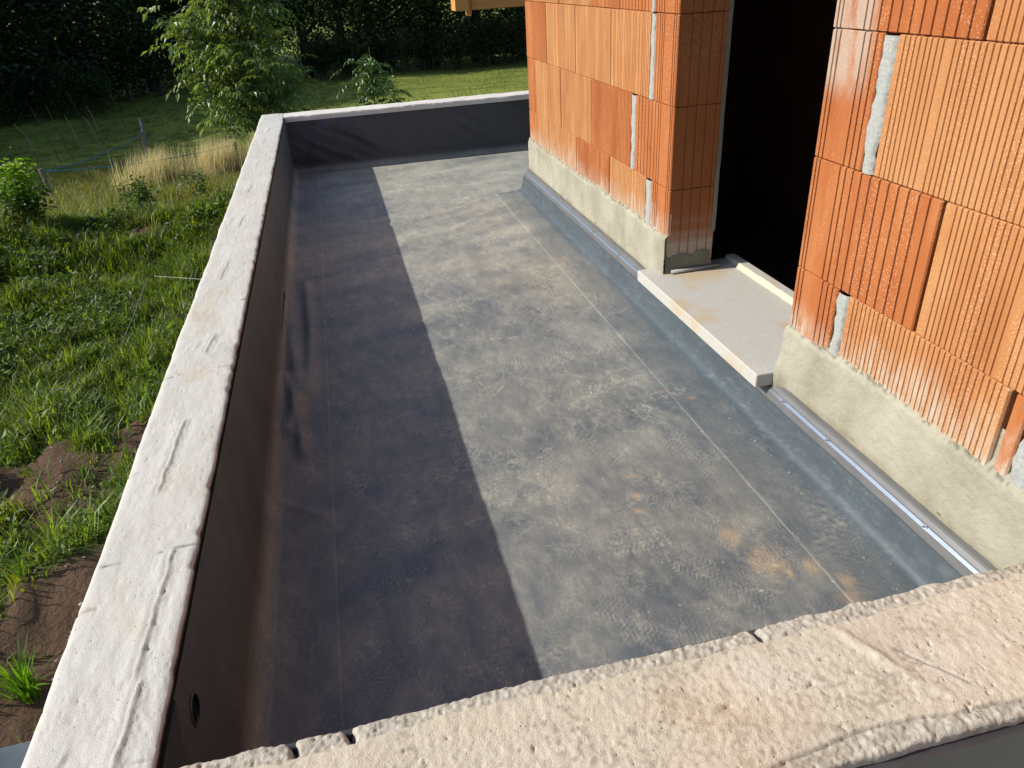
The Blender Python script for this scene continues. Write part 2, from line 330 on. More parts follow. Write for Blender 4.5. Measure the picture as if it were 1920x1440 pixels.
def dustfield(x, y):
    sh = x.shape
    a = fbm(x*2.2, y*1.3, 5, 40, .62); st = fbm(x*1.6+y*.5, y*6.5-x*2, 4, 44); f2 = fbm(x*16, y*9, 4, 48)
    far = ss(1.8, 3.2, y)
    g1 = fbm(x*38, y*22+x*9, 4, 49); rdg = ss(.88, .97, 1-np.abs(2*fbm(x*13, y*11, 4, 47)-1))*ss(.45, .6, fbm(x*3, y*3, 3, 46)); d = .27+.16*rdg+.45*(a-.44)+(.24+.25*far)*(st-.45)*2+(f2-.5)*.45+(g1-.5)*.40
    d = d+.30*far
    d = d*(1-.6*ss(1.26, 1.46, x+.16*(fbm(y*3, x*3, 3, 2)-.5))*(y < 4.2))     # swept clean beside the upstand
    d = d*(.75+.25*ss(.1, .35, x))
    t = np.zeros(sh)
    for (px, py, an, am, sd, ln, ty) in PRINTS:
        mk = (abs(x-px) < .2) & (abs(y-py) < .2)
        if not mk.any(): continue
        xx = x[mk]-px; yy = y[mk]-py; ca, sa = math.cos(an), math.sin(an)
        u = (-xx*sa+yy*ca)/ln; w = (xx*ca+yy*sa)/.052
        hw = .92-.30*np.exp(-((u+.10)/.16)**2)-.1*(u < 0)
        body = (1-ss(.82, 1.0, np.abs(w)/hw))*(1-ss(.44, .5, np.abs(u)))*(1-.7*np.exp(-((u+.08)/.07)**2))
        if ty == 0: pat = np.sin((u*ln/.0125+.9*np.abs(((w*1.6+10) % 1)-.5)*2)*6.283)*.8-.2
        else: pat = np.where(vnoise(xx*150+sd*90, yy*150, 5) > .55, 1., -.5)*np.where(vnoise(xx*60, yy*60+sd*50, 6) > .35, 1, .1)
        pn = vnoise(xx*30+sd*99, yy*30, 3)
        t[mk] += body*(pat*.5+.12)*am*(.15+1.1*pn**1.3)*.78
    for (sx_, sy_, ex, ey, am) in SCR:
        dx, dy = ex-sx_, ey-sy_; l2 = dx*dx+dy*dy
        mk = (x > min(sx_, ex)-.02) & (x < max(sx_, ex)+.02) & (y > min(sy_, ey)-.02) & (y < max(sy_, ey)+.02)
        if not mk.any(): continue
        xx, yy = x[mk], y[mk]; tt = np.clip(((xx-sx_)*dx+(yy-sy_)*dy)/l2, 0, 1)
        dd = np.hypot(xx-sx_-tt*dx, yy-sy_-tt*dy+.006*np.sin(tt*7+sx_*50))
        t[mk] += am*(1-ss(.001, .0035, dd))
    sp = hash2(np.floor(x/.0045), np.floor(y/.0045), 91); t += (sp > .9988)*.7*(vnoise(x*5, y*5, 8) > .35)
    return np.clip(d+t, 0, 1.6)
SCR = [(rp.uniform(.2, 1.45), rp.uniform(.1, 3), 0, 0, rp.uniform(.12, .5)) for _ in range(70)]
SCR = [(a_, b_, a_+rp.gauss(0, .07), b_+rp.gauss(0, .07), e_) for a_, b_, _, _, e_ in SCR]
SCR += [(1.06, 1.62, 1.10, 1.42, 1.1), (1.10, 1.42, 1.12, 1.34, 1.), (.84, 1.72, .82, 1.95, -.3), (.82, 1.95, .80, 2.12, -.3)]
STAINS = [(1.05, .93, .026, .009), (1.03, .84, .016, .010), (1.01, .775, .016, .012), (1.24, .50, .045, .06), (1.20, .62, .03, .035), (1.385, .385, .026, .030), (1.33, .45, .018, .035), (1.27, .445, .012, .035), (1.42, 2.75, .02, .03), (1.34, 1.36, .02, .010), (1.41, 1.28, .012, .012), (.93, 3.9, .02, .02), (1.37, .335, .03, .03)]
def memcol(x, y):
    d = dustfield(x, y)[..., None]
    c = CL*(1-np.clip(d, 0, 1))+DU*np.clip(d, 0, 1)*(1+.35*np.clip(d-1, 0, 1))
    s = np.zeros(x.shape)
    for (px, py, a, b) in STAINS:
        r = np.hypot((x-px)/a, (y-py)/b); mk = r < 2.2
        if mk.any(): s[mk] = np.maximum(s[mk], (1-ss(.2, 1.5, r[mk]+2.4*(fbm(x[mk]*34, y[mk]*26, 5, 60, .65)-.5)))*.8)
    s = s[..., None]; s = s*.50; c = c*(1-s)+SAND*.85*s
    warm = fbm(x*1.1, y*.8, 3, 70)[..., None]
    return c*(1+(warm-.5)*np.array([.14, .02, -.12]))
def folds(x, y):
    """soft wrinkles of the loose membrane"""
    z = .004*(fbm(x*3, y*1.6, 3, 51)-.5)
    def ridge(pts, wd, hh):
        o = np.zeros(x.shape)
        for (ax, ay), (bx, by) in zip(pts[:-1], pts[1:]):
            dx, dy = bx-ax, by-ay; tt = np.clip(((x-ax)*dx+(y-ay)*dy)/(dx*dx+dy*dy), 0, 1)
            o = np.maximum(o, hh*np.exp(-(np.hypot(x-ax-tt*dx, y-ay-tt*dy)/wd)**2))
        return o
    z = z+ridge([(.62, 3.75), (.95, 3.82), (1.25, 4.05), (1.5, 4.1)], .030, .008)
    z = z+ridge([(.66, 3.4), (.95, 3.48), (1.2, 3.72), (1.36, 3.85)], .026, .007)
    z = z+ridge([(.98, 3.25), (.95, 2.95), (.93, 2.65), (.97, 2.4), (1.02, 2.2)], .040, .0035)
    z = z+ridge([(.84, 2.05), (.83, 1.85), (.80, 1.7)], .016, .0015)
    z = z+ridge([(.2, 3.7), (.6, 3.72)], .03, .006)+ridge([(.3, 2.35), (.9, 2.15)], .02, .003)
    z = z+ridge([(.02, 2.65), (.05, 2.2), (.085, 1.75), (.05, 1.5)], .030, .024)+ridge([(.10, 2.9), (.125, 2.3), (.12, 1.75)], .024, .016)+ridge([(.03, 1.9), (.09, 1.55), (.10, 1.35)], .020, .016)+ridge([(.02, 1.12), (.16, 1.02)], .016, .006)
    return z
# floor
xs = np.arange(.165, 1.371, .0024); ys = ygrid(-.01, L+.02, .0021, .0025)
X, Y = np.meshgrid(xs, ys, indexing='ij'); Z = folds(X, Y)
c = memcol(X, Y)
fl = link('terrace_floor', grid_mesh('terrace_floor', X, Y, Z, c), M['membrane']); tag(fl, kind='structure')
xs = np.arange(1.366, 3.2, .012); ys2 = np.arange(4.13, L+.03, .012)
X, Y = np.meshgrid(xs, ys2, indexing='ij')
fb = link('terrace_floor', grid_mesh('terrace_floor', X, Y, folds(X, Y)-.0006, memcol(X, np.maximum(Y, 4.21))), M['membrane']); tag(fb, kind='structure')
# ------------------------------------------------------------------ parapets
def body(name, a, b, parent):
    return MB().box(a, b).build(name, M['mortar'], parent)
left = empty('parapet_wall', (-CW/2, 2.6, 0)); tag(left, 'long pale concrete parapet wall running along the grass side, with slot marks on its top', 'parapet wall')
farw = empty('parapet_wall', (1.5, L+.1, 0)); tag(farw, 'far cross parapet wall with thin white top in front of the meadow', 'parapet wall')
front = empty('parapet_wall', (.8, -.1, 0)); tag(front, 'nearest cream coloured parapet wall across the bottom of the view, with crumbling grey edges', 'parapet wall')
def part(o, par):
    o.parent = par; o.matrix_parent_inverse = Matrix.Translation(-Vector(par.location)); return o
part(body('masonry', (-CW+.006, -CF+.004, -2.9), (-.030, L+CW-.006, H-.03), None), left)
part(body('masonry', (-.0035, L+.012, -2.9), (3.6, L+CW-.006, H-.03), None), farw)
part(body('masonry', (-.0035, -CF+.006, -.4), (XB-.002, -.006, H-.035), None), front)
# left lining
def lining_profile():
    p = [(.19, .003), (.12, .003), (.075, .0035), (.045, .006), (.030, .012), (.018, .024), (.011, .042), (.007, .065)]
    P = [p[0]]
    for a, b in zip(p[:-1], p[1:]):
        n_ = max(1, int(math.hypot(b[0]-a[0], b[1]-a[1])/.004))
        for i in range(1, n_+1): P.append((a[0]+(b[0]-a[0])*i/n_, a[1]+(b[1]-a[1])*i/n_))
    for z in np.arange(.07, H-.008, .005): P.append((.006, z))
    P.append((.006, H-.008)); return np.array(P)
P = lining_profile(); ys = ygrid(.003, L-.004, .0030, .0045)
X, Y = np.meshgrid(P[:, 0], ys, indexing='ij'); Zp = np.meshgrid(P[:, 1], ys, indexing='ij')[0]
up = ss(.0, .12, Zp); fo = folds(X+Zp*.1, Y)*(1-ss(.10, .35, Zp))
wob = (fbm(Y*4.2+Zp*1.5, Zp*2, 3, 81)-.5)*.022*np.sin(np.clip(Zp/H, 0, 1)*math.pi)
Zl = Zp+np.where(Zp < .05, fo, 0); X2 = X+np.where(Zp >= .02, fo*.5*(1-ss(.02, .12, Zp))+np.abs(wob), 0)+.0008
edge = (P[:, 0] > .186)[:, None]; Zl = np.where(edge, Zl-.002, Zl)
c = memcol(X+.0*Y, Y); wallc = np.array([.054, .058, .066])*(.8+.5*fbm(Y*3, Zp*1.5, 4, 85))[..., None]+np.array([.012, .012, .010])*ss(.5, .7, fbm(Y*9, Zp*1.2, 4, 87))[..., None]
covd = np.exp(-((Zp-.03)/.02)**2)[..., None]*np.array([.024, .024, .024])*(.4+fbm(Y*5, Y*0, 3, 5))[..., None]
k = up[..., None]; c = c*(1-k)+(wallc)*k+covd
# outlet hole
HY, HZ, HR = .166, .335, .0235
d = np.hypot((Y-HY), (Zp-HZ)*.93); ins = (d < HR*.98) & (Zp > .1)
sn = (d >= HR*.98) & (d < HR+.005) & (Zp > .1)
sc_ = HR/np.maximum(d, 1e-6); Y = np.where(sn, HY+(Y-HY)*sc_, Y); Zl = np.where(sn, HZ+(Zp-HZ)*sc_, Zl)
lip = np.exp(-((d-HR-.004)/.005)**2)*.002; X2 = X2+np.where(Zp > .1, lip, 0)
part(link('membrane_lining', grid_mesh('membrane_lining', X2, Y, Zl, c, keep=~ins), M['membrane']), left)
mb = MB(); ring = []
for i, xx in enumerate((.009, -.0285)):
    for k in range(20):
        t = 2*math.pi*k/20; ring.append((xx, HY+HR*1.03*math.cos(t), HZ+HR*1.03*math.sin(t)/.93))
mb.add(ring, [(k, 20+k, 20+(k+1) % 20, (k+1) % 20) for k in range(20)]+[tuple(range(20, 40))])
part(mb.build('outlet_sleeve', M['membrane_clean'], None, True), left)
rim = [(.0095, HY+HR*1.0*math.cos(2*math.pi*k/28), HZ+HR*1.0*math.sin(2*math.pi*k/28)/.93) for k in range(29)]
part(MB().tube(rim, .0022, 6, False).build('outlet_rim', M['membrane_clean'], None, True), left)
# (masonry face stands behind the lining; recess is cut by a dark sleeve standing 1 cm proud inside it)
# corner flap
fy = [.117, .111, .100, .092, .087, .086, .088]; fz = [.420, .405, .388, .370, .350, .33, .30]
v = [(.0095, .004, z) for z in fz]+[(.0095, y, z) for y, z in zip(fy, fz)]
v += [(.0065, y+.0015, z) for y, z in zip(fy, fz)]
n_ = len(fz); f = []
for i in range(n_-1): f += [(i, i+1, n_+i+1, n_+i), (n_+i, n_+i+1, 2*n_+i+1, 2*n_+i)]
part(MB().add(v, f).build('corner_patch', M['membrane_clean'], None, True), left)
# far lining
p = [(.10, .003), (.06, .0035), (.035, .007), (.02, .018), (.012, .04)]+[(.008-.055*ss(.05, .42, z)*0, z) for z in np.arange(.06, H-.01, .01)]+[(.008, H-.01)]
p = np.array(p); xs = np.arange(.0, 3.2, .012)
X, Q = np.meshgrid(xs, p[:, 0], indexing='ij'); Zq = np.meshgrid(xs, p[:, 1], indexing='ij')[1]
wob = (fbm(X*3.2+Zq*4.5, Zq*3+X*.8, 3, 91)-.5)*.070*np.sin(np.clip(Zq/H, 0, 1)*math.pi)*(1-.8*ss(1., 2.2, X))
YY = L-Q-np.abs(wob)-(.02*np.exp(-((X-.1-Zq*.6)/.05)**2)*np.sin(np.clip(Zq/H, 0, 1)*math.pi))
far_c = np.array([.036, .039, .048])*(.8+.5*fbm(X*2, Zq*3, 3, 92))[..., None]; fc2 = memcol(X, YY)
k = ss(.0, .05, Zq)[..., None]; c = fc2*(1-k)+far_c*k
part(link('membrane_lining', grid_mesh('membrane_lining', X, YY, Zq, c, flip=False), M['membrane']), farw)
# front lining (behind the near wall)
part(MB().box((.01, -.006, 0), (XB-.05, .0035, H-.014)).build('membrane_lining', M['membrane_clean']), front)
part(MB().box((-CW, -CF-.012, -.4), (XB-.03, -CF+.002, H-.020)).build('outer_lining', M['membrane_clean']), front)

# ---- left coping
NOTCH = [-.06, .339, .734, 1.176, 1.62, 2.15, 2.6, 3.03, 3.5, 3.95, 4.4, 4.85, 5.25]
SLOTS = [(-.049, .17, .455, 1), (-.050, .0, .155, 1), (-.097, .652, .93, 1), (-.08, 1.30, 1.42, .9), (-.104, 1.90, 2.10, .7), (-.146, 2.53, 2.69, .3), (-.10, 3.15, 3.32, .6), (-.1, 4.41, 4.55, .6), (-.09, 4.83, 5.0, .6), (-.095, 2.55, 2.72, .6), (-.10, 3.72, 3.88, .5), (-.115, 1.33, 1.38, .5), (-.13, .02, .06, .5)]
CRACK = [.46, 1.67, 1.20, 2.33, 3.0, 3.9, 4.6, .02]
ys = ygrid(-CF-.3, L+CW, .0024, .0028); 
us = np.concatenate([[-.07, -.05, -.03, -.014, -.006], np.linspace(0, CW, int(CW/.0027)), CW+np.array([.006, .014, .022, .035])])
U, Y = np.meshgrid(us, ys, indexing='ij')
x = -CW+np.clip(U, 0, CW); z = np.zeros(U.shape)
edge_in = np.minimum(CW-np.clip(U, 0, CW), 1); edge_out = np.clip(U, 0, CW)
z += (fbm(x*14, Y*9, 3, 101)-.5)*.0045+(fbm(x*70, Y*40, 4, 104, .65)-.5)*.0022
z += (vnoise(x*5, Y*2.2, 109)-.5)*.006
pit = vnoise(x*210, Y*210, 111); z -= .0018*ss(.88, .97, pit)*(vnoise(x*20, Y*20, 112) > .4)
z -= .0022*ss(.94, .985, vnoise(x*95+7, Y*95, 113))
slotd = np.zeros(U.shape)
for (sx_, a, b, am) in SLOTS:
    tt = ss(a-.012, a+.006, Y)*(1-ss(b-.006, b+.012, Y)); xo = x-sx_-.012*(Y-(a+b)/2)/(b-a)-.009*(fbm(Y*35, Y*0+sx_*9, 4, 7)-.5)
    z += tt*am*((.0008+.0018*fbm(Y*60, x*0+sx_*7, 3, 77))*np.exp(-((xo)/(.0018+.002*vnoise(Y*45, x*0+3, 78)))**2)-.0014*ss(.002, .006, xo)*(1-ss(.016, .032, xo))+.0016*np.exp(-((xo+.012)/.01)**2))
    slotd += tt*am*ss(.003, .006, xo)*(1-ss(.018, .03, xo))
z += slotd*(vnoise(x*260, Y*260, 114)-.5)*.0022
cr = np.zeros(U.shape)
for i, cy_ in enumerate(CRACK):
    w = cy_+.016*(x/CW)+.006*(vnoise(x*25, x*0+i, 3)-.5)
    cr += np.exp(-((Y-w)/.0013)**2)*(1 if i < 2 else .55)*(vnoise(x*18, x*0+i, 5) > .25)
nt_ = np.zeros(U.shape)
for i, cy_ in enumerate(NOTCH):
    nt_ += np.exp(-((Y-cy_-.12*edge_out*.6)/.0028)**2)*(1-ss(.022, .034, edge_out))
z -= cr*.0018+nt_*.005
rounding = .0055*np.exp(-edge_out/.006)+.0035*np.exp(-edge_in/.004)
chip = ss(.62, .8, fbm(Y*22, Y*0+3, 3, 117))*.008*np.exp(-edge_in/.006)
z -= rounding+chip
rag = (fbm(Y*28, Y*0+.5, 4, 118)-.5)*.006-.5*chip
rago = (fbm(Y*7, Y*0+.5, 4, 119)-.5)*.010
x = x+rag*np.exp(-edge_in/.008)+rago*np.exp(-edge_out/.02)
z = H+z
z = np.where(U < 0, H-.006+U*1.0, z); x = np.where(U < 0, x-.001+U*0, x)
z = np.where(U > CW, H-.006-(U-CW)*1., z)
base = np.array([.500, .493, .452])*(.93+.14*fbm(x*8, Y*6, 4, 120))[..., None]
sta = ss(.60, .78, fbm(x*9, Y*6+2, 5, 122, .6))[..., None]*.34; base = base*(1-sta)+np.array([.46, .38, .25])*sta
rosy = ss(.5, .8, fbm(x*4+4, Y*3, 3, 125))[..., None]*.5; base = base*(1-rosy*np.array([.0, .03, .02]))
base = base*(1-.6*np.clip(cr+nt_*.9, 0, 1)[..., None])*(1-.10*slotd[..., None])
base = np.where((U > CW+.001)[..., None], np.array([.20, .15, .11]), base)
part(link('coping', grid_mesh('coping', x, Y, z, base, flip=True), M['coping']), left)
# ---- far coping
xs = np.arange(-.004, 3.6, .008); us = np.concatenate([[-.03, -.01], np.linspace(0, CW, 26), [CW+.01, CW+.03]])
X, U = np.meshgrid(xs, us, indexing='ij'); uc = np.clip(U, 0, CW)
Yc = L-.02+uc+(fbm(X*9, X*0, 4, 131)-.5)*.012*np.exp(-uc/.02); z = H+(fbm(X*9, uc*14, 4, 132)-.5)*.008-.006*np.exp(-uc/.006)
z = np.where(U < 0, H-.012+U, np.where(U > CW, H-.006-(U-CW), z)); c = np.array([.62, .59, .54])*(.92+.16*fbm(X*7, uc*9, 4, 133))[..., None]
part(link('coping', grid_mesh('coping', X, Yc, z+.0005, c), M['coping']), farw)
# ---- front coping
xs = np.concatenate([np.arange(-.0035, 1.75, .0024)]); us = np.concatenate([[-.05, -.03, -.016, -.007], np.linspace(0, CF, int(CF/.0024)), CF+np.array([.006, .012, .024, .04])])
X, U = np.meshgrid(xs, us, indexing='ij'); uc = np.clip(U, 0, CF)   # u: 0 = near the terrace, CF = viewer side
e1 = uc+.0; e2 = CF-uc
w1 = .026+.018*(fbm(X*5, X*0, 4, 141)-.45)+.004*(fbm(X*40, X*0, 3, 142)-.5)
w2 = .030+.055*(fbm(X*3.2+4, X*0, 3, 143)-.5)+.006*(fbm(X*30, X*0, 3, 144)-.5); w2 = np.maximum(w2, .012)
r1 = 1-ss(-.0015, .0015, e1-w1); r2 = 1-ss(-.001, .001, e2-w2); rough = np.clip(r1+r2, 0, 1)
z = (fbm(X*7, uc*9, 3, 145)-.5)*.008+(fbm(X*90, uc*50, 4, 146, .72)-.5)*.0022+(fbm(X*150, uc*150, 2, 153)-.5)*.0016
z -= .0035*ss(.90, .98, vnoise(X*120, uc*120, 147))
z += rough*(-.0028+(vnoise(X*230, uc*230, 148)-.5)*.0034+(fbm(X*110, uc*110, 3, 149)-.5)*.0026)
z -= .0035*np.exp(-((e2-w2)/.0016)**2)+.0018*np.exp(-((e1-w1)/.0013)**2)*(vnoise(X*9, X*0, 4) > .4)
for (cx_, cw_) in ((.865, .0045), (.255, .005), (1.463, .006), (.18, .004)):
    nt_ = np.exp(-((X-cx_-.2*(uc-.01)+.004*(vnoise(uc*90, uc*0, 3)-.5))/cw_)**2)*(1-ss(.018, .03, e1)); z -= nt_*.03
nt2 = np.exp(-((X-1.20-.1*uc)/.003)**2)*(1-ss(.012, .02, e2)); z -= nt2*.02
wv = np.exp(-((X-1.02-.55*(uc-.12)-.03*(vnoise(uc*12, uc*0, 8)-.5))/.010)**2)*ss(.03, .06, e1)*ss(.04, .06, e2); z += wv*.0035*(vnoise(X*30, uc*30, 151))*2
ck = np.exp(-((X-1.06-.75*(uc-.12)-.012*(vnoise(uc*40, uc*0, 9)-.5))/.0017)**2)*ss(.08, .1, uc)*(1-ss(.17, .18, uc)); z -= ck*.0018
z -= .005*np.exp(-e1/.0018)+.004*np.exp(-e2/.002)
ya = -uc+(fbm(X*24, X*0, 4, 150)-.5)*.010*np.exp(-e1/.012)-(fbm(X*20, X*0+5, 4, 152)-.5)*.010*np.exp(-e2/.012)
z = H+z; z = np.where(U < 0, H-.010+U, np.where(U > CF, H-.012-(U-CF), z))
cream = np.array([.510, .460, .365])*(.9+.2*fbm(X*9, uc*9, 4, 154))[..., None]
grey = np.array([.42, .395, .335])*(.75+.5*vnoise(X*150, uc*150, 155))[..., None]
c = cream*(1-rough[..., None])+grey*rough[..., None]
pale = ss(.55, .75, fbm(X*5+9, uc*12, 4, 156))[..., None]*.5; c = c*(1-pale*(1-rough[..., None]))+np.array([.58, .535, .45])*pale*(1-rough[..., None])
lich = ss(.56, .72, fbm(X*7, uc*7, 3, 158)*.55+.45*fbm(X*150, uc*150, 2, 159))[..., None]*.6; c = c*(1-lich)+np.array([.26, .225, .165])*lich
rust = ss(.6, .82, fbm(X*4+2, uc*6, 4, 160, .6))[..., None]*.28; c = c*(1-rust)+np.array([.55, .40, .26])*rust
rs = (np.exp(-((uc-.075-.25*(X-1.40)-.006*np.sin(X*40))/.0035)**2)*ss(1.30, 1.34, X))[..., None]*.7; c = c*(1-rs)+np.array([.55, .27, .10])*rs
rs = (ss(1.2, 1.62, X)*(1-ss(.02, .14, e1)))[..., None]*.35; c = c*(1-rs)+np.array([.40, .31, .22])*rs
c = c*(1-.55*np.clip(ck+np.exp(-((e2-w2)/.0014)**2)*.7, 0, 1)[..., None])
part(link('coping', grid_mesh('coping', X, ya, z+.0004, c, flip=True), M['front_coping']), front)

# ------------------------------------------------------------------ upstand lining along the house
p = [(1.352, .003), (1.43, .0032), (1.500, .0035), (1.514, .0055), (1.526, .0095), (1.535, .017), (1.541, .028), (1.545, .041), (1.549, .058), (1.5525, .075), (1.557, .097)]
PP = [p[0]]
for a, b in zip(p[:-1], p[1:]):
    n_ = max(1, int(math.hypot(b[0]-a[0], b[1]-a[1])/.0045))
    for i in range(1, n_+1): PP.append((a[0]+(b[0]-a[0])*i/n_, a[1]+(b[1]-a[1])*i/n_))
PP = np.array(PP); ys = ygrid(.004, 4.16, .0030, .0045)
X, Y = np.meshgrid(PP[:, 0], ys, indexing='ij'); Zp = np.meshgrid(PP[:, 1], ys, indexing='ij')[0]
Z = Zp+np.where(X < 1.5, folds(X, Y)*(1-ss(1.42, 1.5, X)), 0)+(fbm(Y*4, X*5, 3, 171)-.5)*.004*ss(1.49, 1.52, X)
Z = np.where((PP[:, 0] < 1.354)[:, None], Z-.002, Z)
c = memcol(X, Y); up_c = np.array([.052, .068, .080])*(.85+.35*fbm(Y*3, Zp*12, 4, 172))[..., None]
scuff = ss(.60, .75, fbm(Y*30, Zp*90, 4, 173))[..., None]*.22; up_c = up_c*(1-scuff)+np.array([.15, .165, .165])*scuff
k = ss(1.485, 1.53, X+.02*(fbm(Y*6, X*0, 3, 4)-.5))[..., None]; c = c*(1-k)+up_c*k
seam = np.exp(-((X-1.3535-.003*(vnoise(Y*20, Y*0, 3)-.5))/.0018)**2)[..., None]*(.3+.7*(vnoise(Y*8, Y*0, 7) > .45))[..., None]*.32; c = c*(1-seam)+np.array([.40, .35, .24])*seam
up = link('membrane_upstand', grid_mesh('membrane_upstand', X, Y, Z, c, flip=True), M['membrane']); 
# ------------------------------------------------------------------ house
house = empty('brick_house', (XB+.1, 1.5, 0)); tag(house, 'unfinished house wall of orange ribbed hollow bricks with an open doorway and plastered foot', 'house')
part(up, house)
rb = random.Random(3)
def prof(y0, y1, style):
    """front profile: list of (y, depth)"""
    L_ = [(y0, .004), (y0+.003, 0)]; w = y1-y0; y = y0+.003
    if style == 'fine': L_ = [(y0, .004), (y0+.003, -.0022), (y0+.013, -.0022), (y0+.0145, .001)]
    if style == 'flat': pass
    else:
        if style == 'corner': gr_ = [.017, .034, .125, .148, .170, .195] if w > .19 else [.017, .034, .118, .136, .156]
        elif style == 'corner_long': gr_ = [.016, .030, .118, .140]+[.168+.0335*i for i in range(12)]
        elif style == 'coarse': gr_ = [.03+.034*i for i in range(40)]
        else:
            gr_ = []; t = .022
            while t < w-.02: gr_.append(t); t += rb.uniform(.0148, .0172)
            if rb.random() < .8: gr_ = [g_ for i, g_ in enumerate(gr_) if i not in (rb.randint(4, 12), rb.randint(14, 22))]
        fw = .0044 if style == 'fine' else .0058; fd = .0034 if style == 'fine' else .007
        for g_ in gr_:
            if g_ > w-.012: break
            yy = y0+g_+rb.uniform(-.0008, .0008)
            L_ += [(yy-fw/2, 0), (yy-fw*.22, fd), (yy+fw*.3, fd), (yy+fw/2, 0)]
    L_ += [(y1-.003, 0), (y1, .004)]
    return L_
def brick(y0, y1, z0, z1, style, jamb=0, mat=None, rev=False):
    pr = prof(0, y1-y0, style)
    if rev: pr = [(y1-p_[0], p_[1]) for p_ in pr][::-1]
    else: pr = [(y0+p_[0], p_[1]) for p_ in pr]
    ox = rb.uniform(-.0012, .0012); xb = XB+.205
    pts = [(XB+ox+d_, yy, 1, 0) for yy, d_ in pr]          # x, y, front?, jamb?
    if jamb:      # grooved jamb face looking towards the viewer (min y side)
        jp = []; W_ = xb-XB-ox
        jp.append((xb, y0+.004, 0, 1)); jp.append((xb-.004, y0, 0, 1))
        for g_ in (.030, .072, .112, .150):
            xx = XB+W_-g_+rb.uniform(-.001, .001)
            jp += [(xx+.004, y0, 0, 1), (xx+.0015, y0+.005, 0, 1), (xx-.0025, y0+.005, 0, 1), (xx-.004, y0, 0, 1)]
        jp.append((XB+ox+.004, y0, 0, 1)); pts = jp+pts[0:]
    else: pts = [(xb, pr[0][0], 0, 0)]+pts
    pts.append((xb, y1, 0, 0)); n_ = len(pts)
    zs = [z0+.001, z0+.0035, z1-.0035, z1-.001]; v = []; f = []
    for i, zz in enumerate(zs):
        for (a, b, fr, jb) in pts:
            e = .0028 if i in (0, 3) else 0; jit = rb.uniform(-.0009, .0009) if e else 0
            v.append((a+(e+abs(jit) if fr else 0), b+(e if jb else 0), zz+jit))
    for i in range(3):
        for k in range(n_): f.append((i*n_+k, i*n_+(k+1) % n_, (i+1)*n_+(k+1) % n_, (i+1)*n_+k))
    f.append(tuple(range(n_))); f.append(tuple(range(3*n_, 4*n_))[::-1])
    o = MB().add(v, [t_[::-1] for t_ in f]).build('brick', M[mat or ('brick_b' if style == 'fine' and rb.random() < .88 else 'brick_a')])
    return part(o, house)
def mstrip(y0, y1, z0, z1, prou=.002, seed=1):
    ny, nz = 9, 60; yy = np.linspace(0, 1, ny); zz = np.linspace(z0, z1, nz); A, B = np.meshgrid(yy, zz, indexing='ij')
    wv = (fbm(B*16, B*0+seed, 4, seed, .65)-.5)*.024; wv2 = (fbm(B*16, B*0+seed+9, 4, seed+4, .65)-.5)*.030
    Yv = (y0+wv)*(1-A)+(y1+wv2)*A; Xv = XB-prou*np.sin(A*math.pi)-.001+(fbm(Yv*130, B*130, 3, seed)-.5)*.0022+.006*((A < .01) | (A > .99))
    part(link('mortar_joint', grid_mesh('mortar_joint', Xv, Yv, B, flip=False), M['mortar']), house)
ZR = lambda k: .2115+.3118*k
G_ = .0025
NR = 7
for k in range(0, NR+1):
    z0, z1 = ZR(k), ZR(k+1)
    if k == NR: z1 = z0+.2
    full = k >= 6
    # pier beyond the doorway
    if k in (0, 2, 4, 6):
        brick(1.969, 2.150, z0, z1, 'corner', 1, 'brick_a')
        ms = [2.208, 2.652, 3.160, 3.690, 4.02, 4.15]
        mstrip(2.152 if k == 0 else 2.170, 2.207, z0+.002, z1-.004, .0015, 11+k)
        if k: brick(2.150+G_, 2.168, z0, z1, 'flat', 0, 'brick_a')
    elif k == 1 or k == 5:
        brick(1.969, 2.342, z0, z1, 'corner_long', 1, 'brick_a'); ms = [2.388, 2.910, 3.432, 3.955, 4.15]; mstrip(2.344, 2.387, z0+.002, z1-.004, .002, 21)
    else:
        brick(1.969, 2.185, z0, z1, 'corner', 1, 'brick_a'); ms = [2.215, 2.905, 3.432, 3.955, 4.15]; mstrip(2.187, 2.214, z0+.002, z1-.004, .002, 31)
    for a, b in zip(ms[:-1], ms[1:]):
        st = 'fine'
        if k == 3 and a < 2.3: brick(a, 2.55-G_, z0, z1, 'coarse', 0, 'brick_a'); brick(2.55, b-G_, z0, z1, 'fine'); continue
        if b > 4.1: st = 'coarse' if k % 2 else 'flat'
        brick(a, b-G_-.004, z0, z1, st, 0, 'brick_a' if b > 4.1 else None)
    # wall on the near side of the doorway
    if k < 6 or True:
        if k in (0, 2, 4, 6):
            brick(.892, 1.083, z0, z1, 'corner', 0, 'brick_a', True); mstrip(.846, .890, z0+.002, z1-.004, .003, 41+k)
            if k == 0:
                ms = [.845, .322]; brick(.276, .311, z0, z1, 'flat', 0, 'brick_a'); mstrip(.225, .274, z0+.002, z1-.004, .002, 51); nxt = .224
            else: ms = [.845, .345]; nxt = .345
        else:
            brick(.614, 1.083, z0, z1, 'corner_long', 0, 'brick_a', True); ms = [.604, .085]; nxt = .085
        for a, b in zip(ms[:-1], ms[1:]): brick(b+G_, a, z0, z1, 'fine')
        a = nxt
        while a > -1.2:
            b = max(a-.52, -1.5); brick(b+G_, a-.004, z0, z1, 'fine'); a = b
def hpart(name, a, b, mat, bev=0): return part(MB().box(a, b, bev).build(name, M[mat]), house)
hpart('lintel', (XB+.002, 1.085, 2.12), (XB+.203, 1.967, 2.60), 'mortar')
hpart('ring_beam', (XB+.001, -1.5, 2.60), (XB+.204, 4.15, 2.78), 'mortar')
